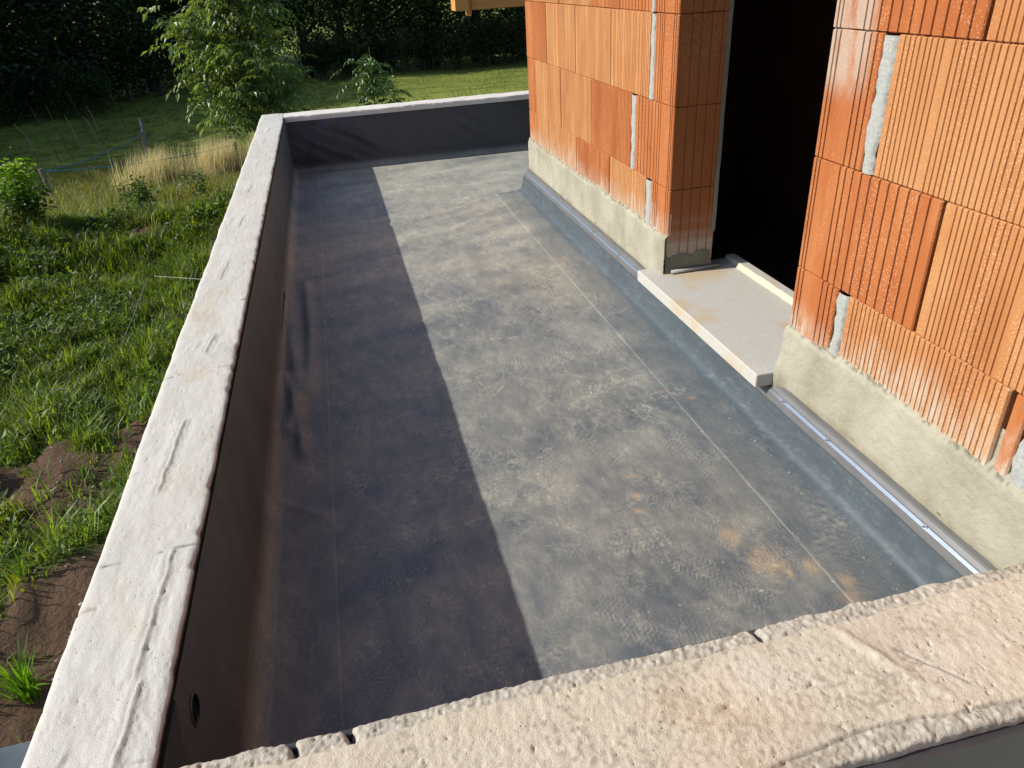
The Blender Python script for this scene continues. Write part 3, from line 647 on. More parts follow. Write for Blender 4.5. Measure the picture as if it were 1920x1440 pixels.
hpart('light_block_roof', (XB, -1.5, 2.784), (6.5, 4.3, 2.95), 'mortar')  # unseen slab over the house, added to keep light out of the room
hpart('foundation_wall', (XB+.006, -1.5, -2.9), (XB+.203, 4.148, .128), 'mortar')
hpart('foundation_wall', (XB+.006, -1.5, .1285), (XB+.203, 1.080, .2105), 'mortar')
hpart('foundation_wall', (XB+.006, 2.054, .1285), (XB+.203, 4.148, .2105), 'mortar')
hpart('foundation_wall', (XB+.006, 1.968, .1775), (XB+.203, 2.053, .2105), 'mortar')
hpart('partition_wall', (XB+.208, 3.95, -.2), (6.3, 4.15, 2.78), 'interior_shade')
hpart('partition_wall', (XB+.208, -1.5, -.2), (6.3, -1.3, 2.78), 'interior_shade')
hpart('partition_wall', (6.3, -1.5, -2.9), (6.5, 4.15, 2.78), 'interior_shade')
hpart('partition_wall', (3.0, 1.2, -.2), (3.15, 3.949, 2.78), 'interior_shade')
hpart('inner_floor', (XB+.205, -1.5, -.4), (6.3, 4.15, -.22), 'int_floor_shade')
# plaster foot
def plaster(y0, y1, seed, bulge=None):
    ny = int((y1-y0)/.0042); yy = np.linspace(y0, y1, ny); zz = np.linspace(.10, .43, 82)
    Y, Z = np.meshgrid(yy, zz, indexing='ij')
    top = .338+.030*(fbm(Y*5, Y*0, 4, seed)-.5)+.030*(fbm(Y*60, Z*40, 4, seed+2, .7)-.5)
    t = 1-ss(-.016, .020, Z-top)
    X = XB+.0095-.0215*t+(fbm(Y*9, Z*12, 3, seed+3)-.5)*.007*t+(fbm(Y*120, Z*120, 3, seed+5)-.5)*.0035
    Zb = Z+np.where(Z < .15, (fbm(Y*11, Y*0, 3, seed+9)-.5)*.022, 0)
    if bulge is not None: X = X-.022*np.exp(-((Y-1.075)/.030)**2)*(1-ss(.17, .25, Z))*t
    em = ss(.35, .75, 1-np.abs(t-.5)*2)[..., None]*ss(.4, .6, vnoise(Y*100, Z*100, seed))[..., None]*.45
    low = (1-ss(.135, .165, Z+.02*(fbm(Y*12, Y*0, 3, seed+8)-.5)))[..., None]*.5
    c = np.ones(Y.shape+(3,))*(1-em)*(1-low*np.array([.35, .45, .6]))
    part(link('plaster_band', grid_mesh('plaster_band', X, Y, Zb, c), M['plaster']), house)
plaster(-.9, 1.086, 61, 1); plaster(1.966, 4.155, 71)
# jamb foot plaster
yy = np.linspace(0, 1, 50); zz = np.linspace(.17, .33, 40); A, B = np.meshgrid(yy, zz, indexing='ij')
tt = 1-ss(-.015, .015, B-.262-.04*(fbm(A*5, A*0, 3, 5)-.5))
part(link('plaster_band', grid_mesh('plaster_band', XB-.006+A*.20, 1.9735-.0085*tt+(fbm(A*30, B*90, 3, 6)-.5)*.003, B, np.ones(A.shape+(3,))*.62, flip=True), M['plaster']), house)
yy = np.linspace(.335, 2.1, 90); A, B = np.meshgrid(np.linspace(0, 1, 6), yy, indexing='ij')
part(link('plaster_edge', grid_mesh('plaster_edge', XB+.190+A*.017+(fbm(B*12, B*0, 3, 4)-.5)*.006, 1.968-.002+0*A, B, np.ones(A.shape+(3,))*.7, flip=True), M['plaster']), house)
part(MB().tube([(XB+.02, 1.958, .186), (XB+.10, 1.955, .187), (XB+.235, 1.96, .188)], [.009, .008, .007], 8).build('mortar_fillet', M['mortar'], None, True), house)

# ------------------------------------------------------------------ door sill slab
sill = empty('door_sill', (1.7, 1.56, .13)); tag(sill, 'pale stone door sill slab with tan stains, jutting out under the dark doorway', 'door sill')
part(MB().box((1.522, 1.080, .130), (1.955, 2.052, .177), .003).build('slab', M['slab_stone']), sill)
part(MB().box((1.525, 1.084, .1775), (1.53, 1.09, .178)).build('drip_nib', M['slab_stone']), sill)
part(MB().box((1.921, 1.09, .1775), (1.965, 2.04, .196), .003).build('raised_lip', M['slab_stone']), sill)
ny = 160; yy = np.linspace(1.09, 1.93, ny); A, B = np.meshgrid(np.linspace(0, 1, 10), yy, indexing='ij')
part(link('sealant_bead', grid_mesh('sealant_bead', 1.912+A*.014-(fbm(B*30, A*3, 3, 4)-.5)*.006, B, .1765+.0205*np.sin(A*1.6)+(fbm(B*60, A*6, 3, 5)-.5)*.003, flip=True), M['foam']), sill)
# ------------------------------------------------------------------ flashing strip
flash = empty('flashing_strip', (1.58, 2, .1)); tag(flash, 'grey metal flashing strip with bright screws along the foot of the brick wall', 'flashing')
pf = [(1.5500, .066), (1.5530, .067), (1.5665, .1165), (1.5672, .1168)]
pf2 = [(1.5670, .1167), (1.5737, .1226), (1.5742, .1227)]
pf3 = [(1.5740, .1227), (1.5770, .1238), (1.5835, .1345), (1.5850, .1348), (1.5862, .1385), (1.5895, .1392), (1.600, .1408), (1.608, .1388)]
def strip(y0, y1):
    for nm_, pq, mt_ in (('strip', pf, 'metal'), ('bevel_sky_tint', pf2, 'bevel_sky_tint'), ('sealing_edge', pf3, 'metal')):
        ys_ = np.linspace(y0, y1, int((y1-y0)/.05)+2); pa = np.array(pq)
        X, Y = np.meshgrid(pa[:, 0], ys_, indexing='ij'); Z = np.meshgrid(pa[:, 1], ys_, indexing='ij')[0]
        Z = Z+(fbm(Y*3, Y*0, 3, 181)-.5)*.003
        part(link(nm_, grid_mesh(nm_, X, Y, Z, smooth=False, flip=True), M[mt_]), flash)
strip(.004, 1.90); strip(1.902, 4.155)
sc0 = None
for y in (.39, .771, .993+.0, 2.395, 2.771, 3.136, 3.523, 4.02):
    if sc0 is None:
        mb = MB(); n0 = Vector((-.68, 0, .73)); c0 = Vector((1.5705, 0, .1195))
        mb.tube([c0, c0+n0*.003], [.0062, .0062], 12); mb.tube([c0+n0*.003, c0+n0*.007, c0+n0*.009], [.0045, .0043, .002], 6)
        sc0 = mb.build('screw', M['bolt']); sc0.location = (0, y, 0); part(sc0, flash)
    else:
        s_ = sc0.copy(); COL.objects.link(s_); s_.location = (0, y, 0)
mb = MB(); rg_ = random.Random(77)
for k in range(420):
    near_ = rg_.random() < .35
    x = rg_.gauss(1.47, .025) if near_ else rg_.uniform(.2, 1.48); y = .05+rg_.random()**1.6*4.5; r_ = rg_.uniform(.0009, .0024)*(1 if rg_.random() < .94 else 2.2)
    if x > 1.50: x = 1.49
    vs = [(x+r_*rg_.uniform(.6, 1.3)*a, y+r_*rg_.uniform(.6, 1.3)*b, .0035+r_*.7*c_) for a, b, c_ in ((1,0,0),(-1,0,0),(0,1,0),(0,-1,0),(0,0,1),(0,0,-1))]
    mb.add(vs, [(0,2,4),(2,1,4),(1,3,4),(3,0,4),(2,0,5),(1,2,5),(3,1,5),(0,3,5)])
o = mb.build('grit', M['stone']); tag(o, 'loose grit and crumbs of stone on the grey roof membrane', 'grit', kind='stuff')
# ------------------------------------------------------------------ overflow pipe outside the parapet
pipe = MB().tube([(-.19, .150, .302), (-.9, .150, .292)], .044, 32).build('overflow_pipe', M['pvc'], None, True)
tag(pipe, 'blue grey plastic overflow pipe poking out of the parapet at the bottom left corner', 'pipe')
# ------------------------------------------------------------------ timber roof frame beyond the corner
tim = empty('timber_eave', (2.6, 6.2, 1.1)); tag(tim, 'yellow timber eave beam ends beyond the far corner of the brick wall', 'roof timber')
part(MB().box((1.66, 6.15, 1.036), (4.2, 6.25, 1.30), .003).build('beam', M['wood']), tim)
part(MB().box((1.512, 6.10, 1.036), (1.632, 6.30, 1.28), .003).build('fascia_board', M['wood']), tim)
part(MB().add([(1.634, 6.13, 1.28), (1.658, 6.13, 1.28), (1.652, 6.13, .992), (1.638, 6.13, .992), (1.634, 6.32, 1.28), (1.658, 6.32, 1.28), (1.652, 6.32, .992), (1.638, 6.32, .992)],
     [(0, 3, 2, 1), (4, 5, 6, 7), (0, 1, 5, 4), (1, 2, 6, 5), (2, 3, 7, 6), (3, 0, 4, 7)]).build('batten', M['wood']), tim)
part(MB().box((3.4, 6.14, -3.0), (3.52, 6.26, 1.035), .004).build('post', M['wood']), tim)

# ------------------------------------------------------------------ vegetation
def leaves(name, P, D, N, ln, wd, col, fold=.25, tipdrop=0.):
    """P,D,N: (n,3) arrays base, direction, normal"""
    D = D/np.linalg.norm(D, axis=1, keepdims=True); Sd = np.cross(D, N); Sd /= np.linalg.norm(Sd, axis=1, keepdims=True)+1e-9
    Up = np.cross(Sd, D); ln = ln[:, None]; wd = wd[:, None]
    tip = P+D*ln-np.array([0, 0, 1])*ln*tipdrop
    l_ = P+D*ln*.45+Sd*wd*.5+Up*wd*fold; r_ = P+D*ln*.45-Sd*wd*.5+Up*wd*fold
    V = np.stack([P, l_, tip, r_], 1).reshape(-1, 3); n_ = len(P); i = np.arange(n_)*4
    f = np.concatenate([np.stack([i, i+2, i+1], 1), np.stack([i, i+3, i+2], 1)])
    return mesh_np(name, V, f, np.repeat(col, 4, 0), False)
def blades(name, x, y, z, h, w, an, lean, col, seg=True):
    n_ = len(x); dx, dy = np.cos(an), np.sin(an); px, py = -dy, dx
    B = np.stack([x, y, z], 1); Pp = np.stack([px, py, 0*px], 1)*w[:, None]*.5; Dd = np.stack([dx, dy, 0*dx], 1)
    mid = B+Dd*(lean*h*.32)[:, None]+np.array([0, 0, 1])*(h*.55)[:, None]
    tip = B+Dd*(lean*h)[:, None]+np.array([0, 0, 1])*(h*(1-.35*lean))[:, None]
    cc = np.repeat(col, 5, 0).reshape(-1, 5, 3).copy(); 
    V = np.stack([B-Pp, B+Pp, mid+Pp*.85, mid-Pp*.85, tip], 1).reshape(-1, 3); i = np.arange(n_)*5
    q4 = np.stack([i, i+1, i+2, i+3], 1); t3 = np.stack([i+3, i+2, i+4], 1)
    return mesh_np(name, V, [q4, t3], cc.reshape(-1, 3), True)
def visible(x, y, m_=.6):
    """keep only what stands outside the terrace and in front of the view wedge"""
    return (x < -CW-.12) & (x > -(.47*y+1.2)-m_)
def gcol(n_, base, var=.35, yel=.25):
    k = RNG.random((n_, 1)); y = RNG.random((n_, 1)); return np.array(base)*(1-var+2*var*k)*(1+yel*(y-.4)*np.array([1.2, .5, .1]))
# lush tufts between terrace and ridge
n_ = 11500; tx = RNG.uniform(-9, -.2, n_*3); ty = 1.2+12.2*RNG.random(n_*3)**.85
dens = 1-soilmask(tx, ty); kp = visible(tx, ty) & (RNG.random(n_*3) < np.clip(dens*1.1-.02, .055, 1)*(.45+.55*ss(5, 8, ty))); tx, ty = tx[kp], ty[kp]
cl = vnoise(tx*1.5, ty*1.5, 55)
nb = (10+16*RNG.random(len(tx))).astype(int); ix = np.repeat(np.arange(len(tx)), nb); n_ = len(ix)
sz = (.35+1.15*RNG.random(len(tx))**1.6)*(.55+.9*cl)
bx = tx[ix]+RNG.normal(0, .05, n_); by = ty[ix]+RNG.normal(0, .05, n_)
h = sz[ix]*RNG.uniform(.08, .28, n_); an = RNG.uniform(0, 6.28, n_); le = RNG.uniform(.15, .95, n_)
tc = gcol(len(tx), (.105, .165, .020), .6, .8)[ix]*(.7+.6*RNG.random((n_, 1)))
o = link('lush_grass', blades('lush_grass', bx, by, hterr(bx, by)-.02, h, RNG.uniform(.006, .018, n_), an, le, tc), M['grass'])
tag(o, 'bright green grass tufts growing on the rough soil below the long parapet', 'grass', kind='stuff')
# weeds with broader leaves
n_ = 150000; tx = RNG.uniform(-9, -.2, n_); ty = 1.3+11.8*RNG.random(n_)**.8
dn = (1-soilmask(tx, ty)); kp = visible(tx, ty) & (RNG.random(n_) < dn*(.25+.75*ss(4, 7.5, ty))*ss(.35, .6, fbm(tx*.9, ty*.9, 3, 66))); tx, ty = tx[kp], ty[kp]; n_ = len(tx)
an = RNG.uniform(0, 6.28, n_); el = RNG.uniform(-.1, 1.1, n_); D = np.stack([np.cos(an)*np.cos(el), np.sin(an)*np.cos(el), np.sin(el)], 1)
hh = RNG.random(n_)**1.5*(.05+.32*ss(.4, .7, fbm(tx*1.4, ty*1.4, 3, 67))); P_ = np.stack([tx, ty, hterr(tx, ty)+hh], 1); N_ = np.tile([0, 0, 1.], (n_, 1))+RNG.normal(0, .3, (n_, 3))
ln = RNG.uniform(.03, .13, n_); o = link('weeds', leaves('weeds', P_, D, N_, ln, ln*RNG.uniform(.35, .6, n_), gcol(n_, (.070, .112, .018), .6, .7), .2), M['weed'])
tag(o, 'low broad leaved weeds covering the bank below the long parapet', 'weeds', kind='stuff')
# meadow grass behind the ridge
n_ = 150000; tx = RNG.uniform(-13, 2.5, n_); ty = 12.2+11*RNG.random(n_)**1.1; kp = (tx > -(.47*ty+1.8)) & (tx < 3); tx, ty = tx[kp], ty[kp]; n_ = len(tx)
hz = (.14+.28*RNG.random(n_))*(.6+.8*fbm(tx*.8, ty*.8, 3, 68))*(1-.55*ss(18.5, 21.5, ty)); c_ = gcol(n_, (.15, .175, .048), .3, .5)
pw = ss(.5, .7, fbm(tx*1.2, ty*1.2, 3, 69))[:, None]*.5; c_ = c_*(1-pw)+np.array([.25, .22, .10])*pw
o = link('meadow_grass', blades('meadow_grass', tx, ty, hterr(tx, ty)-.02, hz, RNG.uniform(.006, .013, n_), RNG.uniform(0, 6.28, n_), RNG.uniform(.1, .8, n_), c_), M['grass'])
tag(o, 'tall pale green meadow grass behind the soil bank', 'grass', kind='stuff')
# dry tall grass belt
n_ = 12000; tx = RNG.uniform(-4.6, -.2, n_); ty = 18.3+.25*tx+RNG.normal(0, .5, n_); kp = RNG.random(n_) < ss(-4.8, -3.3, tx)*(.12+.75*ss(.35, .65, vnoise(tx*1.6, ty*.5, 71))); tx, ty = tx[kp], ty[kp]; n_ = len(tx)
o = link('dry_grass', blades('dry_grass', tx, ty, hterr(tx, ty)-.02, RNG.uniform(.5, 1.05, n_), RNG.uniform(.006, .014, n_), RNG.normal(0, .8, n_), RNG.uniform(.0, .35, n_), gcol(n_, (.52, .47, .26), .35, .25)), M['straw'])
tag(o, 'belt of tall straw coloured dry grass behind the parapet', 'dry grass', kind='stuff')
# short tufts on the far meadow
n_ = 60000; ty = 21+24*RNG.random(n_); tx = RNG.uniform(-16, 15, n_); tt = fbm(tx*1.1, ty*1.1, 3, 78); kp = (RNG.random(n_) < .25+ss(.5, .62, tt)) & (tx > -.55*ty); tx, ty = tx[kp], ty[kp]; n_ = len(tx)
o = link('pasture_tufts', blades('pasture_tufts', tx, ty, hterr(tx, ty)-.02, RNG.uniform(.04, .16, n_), RNG.uniform(.012, .03, n_), RNG.uniform(0, 6.28, n_), RNG.uniform(.2, .9, n_), gcol(n_, (.11, .155, .028), .4, .3)), M['grass'])
tag(o, 'short grazed grass tufts of the pasture beyond the far parapet', 'grass', kind='stuff')
# pebbles and clods
pbv, pbf = [], []
mb = MB()
for k in range(900):
    y = 1.5+7*random.Random(k).random(); rr = random.Random(k+999); x = -.3-rr.random()*(.47*y+1)
    r = .006+.02*rr.random()**3; z = float(hterr(np.array(x), np.array(y)))+r*.2
    vs = [(x+r*rr.uniform(.7, 1.3)*a, y+r*rr.uniform(.7, 1.3)*b, z+r*.7*c_) for a, b, c_ in ((1,0,0),(-1,0,0),(0,1,0),(0,-1,0),(0,0,1),(0,0,-1))]
    mb.add(vs, [(0,2,4),(2,1,4),(1,3,4),(3,0,4),(2,0,5),(1,2,5),(3,1,5),(0,3,5)])
o = mb.build('gravel', M['stone'], None, True); tag(o, 'scattered small stones on the bare soil', 'stones', kind='stuff')

def gz(x, y): return float(hterr(np.array(float(x)), np.array(float(y))))
# single tufts on the bare soil (countable)
def tuft(x, y, s, nb_, label, col_, w=(.008, .016)):
    an = RNG.uniform(0, 6.28, nb_); rr = RNG.random(nb_)*.06*s
    o = link('grass_tuft', blades('grass_tuft', rr*np.cos(an), rr*np.sin(an), an*0-.02, s*RNG.uniform(.16, .34, nb_), RNG.uniform(*w, nb_), an, RNG.uniform(.1, .8, nb_), gcol(nb_, col_, .25, .3)), M['grass'])
    o.location = (x, y, gz(x, y)); tag(o, label, 'grass tuft'); return o
tuft(-1.98, 2.86, 1.15, 90, 'vivid green grass tuft standing alone on the soil just above the blue grey pipe', (.10, .22, .015), (.010, .018))
tuft(-2.2, 3.75, .75, 40, 'small grass tuft on bare soil, next one up from the tuft by the pipe', (.08, .17, .018))
tuft(-1.55, 3.9, .7, 40, 'small grass tuft on bare soil close beside the parapet edge', (.08, .16, .018))
# leafy shrub at the left edge
def shrub(x, y, r, h, n_, label, base, leafl=.10, name='leafy_shrub', mat='weed', drop=.2, stems=7):
    root = empty(name, (x, y, gz(x, y)-.03)); tag(root, label, 'shrub' if 'shrub' in name else 'plant'); mb = MB(); tips = []
    for k in range(stems):
        a = RNG.uniform(0, 6.28); rr = r*RNG.random()**.6; hh = h*RNG.uniform(.6, 1); p0 = Vector((.03*math.cos(a), .03*math.sin(a), 0)); p2 = Vector((rr*math.cos(a), rr*math.sin(a), hh)); p1 = p0.lerp(p2, .5)+Vector((0, 0, .08*h))
        mb.tube([p0, p1, p2], [.009*h, .006*h, .003*h], 5); tips.append((p0, p1, p2))
    mb.build('stems', M['bark'], root)
    P_ = []; D_ = []
    for i in range(n_):
        p0, p1, p2 = tips[i % stems]; t = .12+.88*RNG.random()**.8; p = (p0*(1-t)**2+p1*2*t*(1-t)+p2*t*t); a = RNG.uniform(0, 6.28); sp = .10*r+.04
        P_.append((p.x+RNG.normal(0, sp), p.y+RNG.normal(0, sp), max(.03, p.z+RNG.normal(0, sp)))); D_.append((math.cos(a), math.sin(a), RNG.uniform(-.4, .7)))
    P_ = np.array(P_); D_ = np.array(D_); ln = RNG.uniform(.6, 1.2, n_)*leafl
    o = link('leaves', leaves('leaves', P_, D_, np.tile([0, 0, 1.], (n_, 1))+RNG.normal(0, .25, (n_, 3)), ln, ln*.5, gcol(n_, base, .35, .35), .25, drop), M[mat], root); o['kind'] = 'stuff'
    return root
shrub(-4.80, 12.7, .36, 1.30, 700, 'bright yellow green leafy shrub at the left edge on the bank', (.16, .28, .03), .14)
shrub(-4.7, 12.4, .42, .75, 500, 'lower dark green bushy shrub just behind the bright one at the left edge', (.04, .085, .018), .11)
shrub(-3.35, 14.2, .42, .85, 600, 'dark green thistle like bush in the pale grass above the heap of soil', (.04, .09, .022), .09)
shrub(-2.2, 13.6, .22, .85, 260, 'slim upright weed plant between the dark bush and the parapet', (.045, .10, .02), .08, 'tall_weed')
shrub(-8.2, 19.5, 1.1, 1.0, 1200, 'dull brownish green bush in the shade near the left edge behind the fence', (.035, .05, .015), .09)
# saplings beyond the far parapet
def compound(name, tips, nleaf, nlt, ll, base, mat, parent, up=.1):
    P_, D_, N_, C_, Ln = [], [], [], [], []
    for i in range(nleaf):
        p = tips[RNG.integers(len(tips))]+RNG.normal(0, 1, 3)*np.array([.12, .12, .10])
        a = RNG.uniform(0, 6.28); d = np.array([math.cos(a), math.sin(a), RNG.uniform(-.5, .5)+up]); d /= np.linalg.norm(d); L0 = ll*RNG.uniform(2.0, 3.2); side = np.cross(d, [0, 0, 1]); c_ = gcol(1, base, .3, .5)[0]
        if RNG.random() < .12: c_ = c_*np.array([1.5, 1.35, .8])
        for k in range(nlt):
            t = (k+1)/nlt; q_ = p+d*L0*t+np.array([0, 0, -1])*L0*t*t*.35
            sg = 1 if k % 2 else -1; dd = d*.6+side*sg*.9 if k < nlt-1 else d; dd = dd+np.array([0, 0, -.35-.5*RNG.random()])
            P_.append(q_); D_.append(dd); N_.append(np.array([0, 0, 1])+RNG.normal(0, .35, 3)); C_.append(c_*RNG.uniform(.85, 1.15)); Ln.append(ll*RNG.uniform(.7, 1.15)*(1.2 if k == nlt-1 else 1))
    Ln = np.array(Ln); o = link(name, leaves(name, np.array(P_), np.array(D_), np.array(N_), Ln, Ln*.54, np.array(C_), .18, .18), mat, parent); o['kind'] = 'stuff'; return o
def branch_tree(mb, h, spread, nl, tips, r0=.05, base=.2):
    mb.tube([(0, 0, -.1), (.03*h, 0, h*.35), (0, .03*h, h*.7), (.02*h, 0, h)], [r0, r0*.8, r0*.5, r0*.2], 8)
    for k in range(nl):
        t = base+(1-base)*(k+.5)/nl; a = k*2.4+RNG.uniform(-.4, .4); z = h*t*.85; rr = spread*(math.sin(min(1, t*1.05)*math.pi)**.55*.85+.15)*RNG.uniform(.75, 1.1)
        e = np.array([math.cos(a)*rr, math.sin(a)*rr, z+h*.12*RNG.uniform(.2, 1.4)]); p0 = np.array([.02*h, 0, z]); md = p0*.45+e*.55+np.array([0, 0, .05*h])
        mb.tube([p0, md, e], [r0*.35, r0*.22, r0*.08], 5)
        for j in range(6):
            s_ = .35+.65*RNG.random(); tips.append(p0*(1-s_)+e*s_+RNG.normal(0, 1, 3)*spread*.12)
wal = empty('walnut_tree', (-.98, 12.4, gz(-.98, 12.4))); tag(wal, 'young walnut tree with glossy drooping leaves standing just behind the parapet corner', 'tree')
tips = []; mb = MB(); branch_tree(mb, 4.6, .88, 34, tips, .055, .30); mb.build('trunk', M['bark'], wal, True)
tips = [t for t in tips]+[np.array([.02, 0, z]) for z in np.linspace(3.6, 4.9, 8)]
compound('crown', tips, 1600, 7, .105, (.120, .180, .055), M['walnut'], wal)
sap = empty('sapling', (1.12, 13.4, gz(1.12, 13.4))); tag(sap, 'small leafy sapling rising behind the far parapet, right of the walnut tree', 'sapling')
tips = []; mb = MB(); branch_tree(mb, 2.5, .46, 14, tips, .02, .2); mb.build('trunk', M['bark'], sap, True)
compound('crown', tips, 240, 7, .085, (.050, .105, .022), M['walnut'], sap)

# wood of tall dark trees
def crown_mesh(name, R, z0, z1, ncl, per, leaf, base, hang=0.):
    P_ = []; 
    cz = (z0+z1)/2; hz = (z1-z0)/2
    u = RNG.normal(0, 1, (ncl, 3)); u /= np.linalg.norm(u, axis=1, keepdims=True); rr = RNG.random((ncl, 1))**.45
    cc = u*rr*np.array([R, R, hz])+np.array([0, 0, cz]); sh = RNG.uniform(.55, 1.3, ncl)
    i = np.repeat(np.arange(ncl), per); n_ = len(i); sp = R*.13
    P_ = cc[i]+RNG.normal(0, 1, (n_, 3))*np.array([sp, sp, sp*(.8+hang)])
    a = RNG.uniform(0, 6.28, n_); D = np.stack([np.cos(a), np.sin(a), RNG.uniform(-.9-hang, .3, n_)], 1)
    ln = RNG.uniform(.6, 1.3, n_)*leaf; col = gcol(n_, base, .3, .35)*sh[i][:, None]
    return leaves(name, P_, D, np.tile([0, 0, 1.], (n_, 1))+RNG.normal(0, .6, (n_, 3)), ln, ln*.55, col, .2)
protos = []
def mk_tree(R, h, z0, ncl, per, leaf, base, hang, bare):
    me = crown_mesh('tree_crown', R, z0, h, ncl, per, leaf, base, hang); mb = MB(); lean = RNG.normal(0, .25)
    mb.tube([(0, 0, -.4), (lean*.3, 0, h*.3), (lean, .2, h*.8)], [.05+h*.022, h*.017, h*.005], 9)
    for k in range(bare):
        a = RNG.uniform(0, 6.28); z = h*RNG.uniform(.12, .6); mb.tube([(lean*.3, 0, z), (math.cos(a)*R*.4, math.sin(a)*R*.4, z+h*.08), (math.cos(a)*R*.75, math.sin(a)*R*.75, z+h*.16)], [h*.008, h*.005, h*.002], 6)
    t = bpy.data.meshes.new('tree_trunk'); t.from_pydata(mb.v, [], mb.f); t.update(); t.materials.append(M['bark']); me.materials.append(M['leaf']); protos.append((t, me))
mk_tree(3.6, 11, .7, 190, 75, .22, (.030, .058, .014), .3, 9)
mk_tree(3.0, 12, 1.3, 170, 75, .20, (.040, .075, .016), .6, 8)
mk_tree(4.2, 10, .4, 210, 75, .24, (.020, .038, .012), .1, 9)
mk_tree(1.5, 2.8, .1, 90, 60, .14, (.025, .045, .012), .3, 5)      # understory bush
def plant(kind, x, y, s, label, rz, group, name='wood_tree', cat='tree'):
    t, c_ = protos[kind]; root = empty(name, (x, y, gz(x, y)), rz); root.scale = (s, s, s); tag(root, label, cat, group)
    link('trunk', t, None, root); cr_ = link('crown', c_, None, root)
rt = random.Random(12)
vis = [(2, -19.5, 37, 1.1), (0, -15.5, 39, 1.1), (2, -12.4, 41, 1.05), (1, -9.2, 47, 1.1), (2, -6.2, 50, 1.1), (0, -3.0, 49, .95), (1, -.6, 47.5, 1.0), (1, 1.6, 46.8, 1.0), (0, 4.2, 47.5, 1.0), (1, 6.9, 47.2, 1.05), (2, 9.6, 48.2, 1.0), (0, 12.6, 48.2, 1.05), (2, 16.0, 49, 1.1), (0, 20, 50, 1.1)]
nm = ['leftmost of the dark trees at the edge of the wood', 'dark broad tree in the left corner, second from the left edge', 'dark tree whose skirt reaches the shaded grass, left of the walnut', 'dark tree seen just left of the walnut top', 'dense dark tree right behind the walnut', 'dark tree just right of the walnut top', 'thin crowned tree behind the small sapling, its left neighbour', 'thin crowned tree straight above the small sapling', 'tree with hanging lit leaves right of the sapling', 'tree with hanging leaves left of the timber eave', 'dense dark tree right under the timber eave', 'dark tree half hidden by the brick wall corner', 'dark tree behind the brick wall', 'dark tree farthest right behind the house']
for (k, x, y, s), lb in zip(vis, nm): plant(k, x, y, s, lb, rt.uniform(0, 6.28), 'trees along the edge of the wood')
ORD = 'first second third fourth fifth sixth seventh eighth ninth tenth eleventh twelfth'.split()
# second row, filling behind, partly sunlit
for i in range(9):
    plant(1 if i % 2 else 0, -24+7.0*i+rt.uniform(-1, 1), 60+rt.uniform(-2, 5), 1.25, 'back row tree of the wood, '+ORD[i]+' from the left', rt.uniform(0, 6.28), 'back row of trees in the wood')
for i in range(9):
    plant(3, -20.5+1.55*i, 40.2+.35*i+rt.uniform(-.4, .4), rt.uniform(1.15, 1.6), 'tall dark bush closing the gaps under the left trees, '+ORD[i]+' from the left', rt.uniform(0, 6.28), 'bushes at the foot of the wood', 'undergrowth_bush', 'bush')
for i in range(10):
    plant(3, -17+3.4*i+rt.uniform(-.6, .6), (38.5 if i < 3 else 46.5)+rt.uniform(-.5, .5)+(1.5 if i in (3, 4) else 0), rt.uniform(.9, 1.25), 'low dark bush at the foot of the wood, '+ORD[i]+' from the left', rt.uniform(0, 6.28), 'bushes at the foot of the wood', 'undergrowth_bush', 'bush')
for i in range(9):
    plant(3, .2+1.55*i+rt.uniform(-.4, .4), 45.2+rt.uniform(-.3, .3), rt.uniform(.8, 1.15), 'dark bush along the right half of the wood edge, '+ORD[i]+' from the left', rt.uniform(0, 6.28), 'bushes at the foot of the wood', 'undergrowth_bush', 'bush')
# tall trees left of the view, whose shade lies over the meadow
for i, (x, y, s) in enumerate([(-17.5, 22.5, 1.0), (-21.5, 27, 1.22), (-24, 32.5, 1.35), (-27, 22, 1.25), (-28, 38, 1.6), (-24, 44, 1.7), (-31, 29, 1.5), (-20, 50, 1.6), (-14, 55, 1.6), (-33, 50, 1.9), (-32, 42, 1.9), (-38, 36, 1.9)]):
    plant(2 if i % 2 else 0, x, y, s, 'tall shade tree left of the meadow, '+ORD[i]+' from the nearest', rt.uniform(0, 6.28), 'tall trees left of the meadow')
# slender poles/stems at the foot of the wood
P_ = []
for i in range(34):
    x = rt.uniform(1.2, 13); y = 44.6+rt.uniform(-.3, .7); s_ = MB(); h_ = rt.uniform(1.0, 2.6); dx = rt.uniform(-.25, .25)
    o = s_.tube([(0, 0, -.1), (dx*.4, 0, h_*.5), (dx, 0, h_)], [.03, .025, .012], 5).build('thin_stem', M['bark']); o.location = (x, y, gz(x, y))
    tag(o, 'thin bare stem at the shaded foot of the wood', 'stem', 'thin stems at the foot of the wood')
# ------------------------------------------------------------------ fence with blue tape
fence = empty('tape_fence', (-5.6, 17, gz(-5.6, 17))); tag(fence, 'blue tape strung from a short wooden post across the shaded meadow edge', 'fence')
FP = [(-5.62, 16.5, .78), (-4.82, 21.8, .8), (-5.05, 23.0, 1.15), (-2.0, 17.9, .75)]
tp = []
for i, (x, y, h_) in enumerate(FP):
    z = gz(x, y); ln_ = -.10 if i == 0 else .05
    part(MB().tube([(x, y, z-.1), (x+ln_*h_, y, z+h_)], [.045, .038], 7).build('post', M['oldwood']), fence); tp.append(Vector((x+ln_*h_, y, z+h_-.06)))
def rope(a, b, sag, name, r=.012):
    pts = []
    for k in range(15):
        t = k/14; p = a.lerp(b, t); p.z -= sag*4*t*(1-t); pts.append(p)
    part(MB().tube(pts, r, 5).build(name, M['tape'], None, True), fence)
rope(tp[0], tp[1], .12, 'tape', .011); rope(tp[1], tp[2], .1, 'tape', .011); rope(tp[0], tp[3], .10, 'tape', .011)
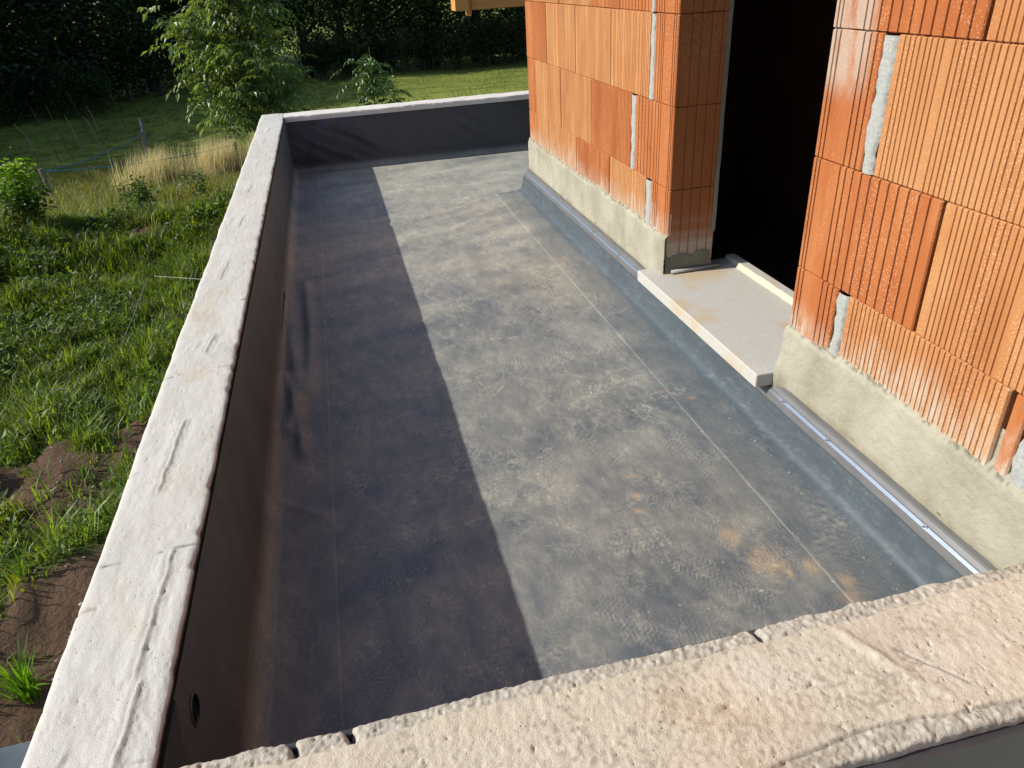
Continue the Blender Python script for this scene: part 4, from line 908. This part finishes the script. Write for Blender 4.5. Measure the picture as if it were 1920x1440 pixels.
# stakes of the vegetable patch
stk = [((145, 310), -.35, 0), ((88, 312), -.55, 1), ((118, 308), -.4, 0), ((172, 262), -.35, 0), ((196, 265), -.3, 1), ((236, 240), -.3, 0), ((265, 225), -.25, 0), ((308, 236), -.3, 0), ((200, 292), -.4, 1), ((160, 290), -.3, 1)]
def pix(px, py, z):
    d = F+Rr*((px-960)/1362.8)-Ur*((py-720)/1362.8); t = (z-CAM[2])/d.z; return CAM[0]+d.x*t, CAM[1]+d.y*t
desc = ['dark stake just right of the pale leaning one', 'pale tipped leaning stake, leftmost of the stakes', 'dark thin stake next right of the pale leaning one', 'dark stake in the middle of the plot', 'pale cane beside a dark stake in mid plot', 'dark stake left of the tall fence post', 'farthest dark stake near the wood', 'rightmost dark stake of the plot', 'short pale cane above the blue tape', 'short pale cane left of mid plot']
for ((px, py), ln_, pale), ds in zip(stk, desc):
    zz = -2.7
    for _ in range(6): x, y = pix(px, py, zz); zz = gz(x, y)
    o = MB().tube([(0, 0, -.1), (ln_*.57, .06, 1.0), (ln_, .2, 1.75 if not pale else 1.3)], [.012, .011, .008], 6).build('garden_stake', M['cane' if pale else 'stake'])
    o.location = (x, y, zz); tag(o, ds+', standing in the shaded grass', 'stake', 'stakes in the shaded meadow')
# long dry stem and dead root on the bank
x0, y0 = -2.25, 8.9; x1, y1 = -2.45, 6.1
o = MB().tube([(x0, y0, gz(x0, y0)+.62), (-2.28, 8.0, gz(-2.3, 8.0)+.34), (-2.42, 7.0, gz(-2.4, 7)+.16), (x1, y1, gz(x1, y1)+.02)], .0045, 5).build('dry_stem', M['cane'], None, True)
tag(o, 'long thin pale dry stem leaning over the weeds', 'stem')
o = MB().tube([(-2.15, 8.85, gz(-2.1, 8.8)+.55), (-1.3, 7.9, gz(-1.3, 7.9)+.50)], .003, 4).build('wire', M['wire']); tag(o, 'thin grey wire stretched over the weeds beside the parapet', 'wire')
root = MB()
for k in range(7):
    a = -.3+k*.35; x, y = -1.95, 7.55; z = gz(x, y)+.06
    root.tube([(x, y, z), (x+.25*math.cos(a), y+.12*math.sin(a), z+.05), (x+.5*math.cos(a), y+.3*math.sin(a), z-.02)], [.018, .013, .005], 6)
o = root.build('dead_root', M['oldwood'], None, True); tag(o, 'dead brown root lying among the weeds close to the parapet', 'root')
print('tris', sum(len(m_.loops)-2*len(m_.polygons) for m_ in bpy.data.meshes))
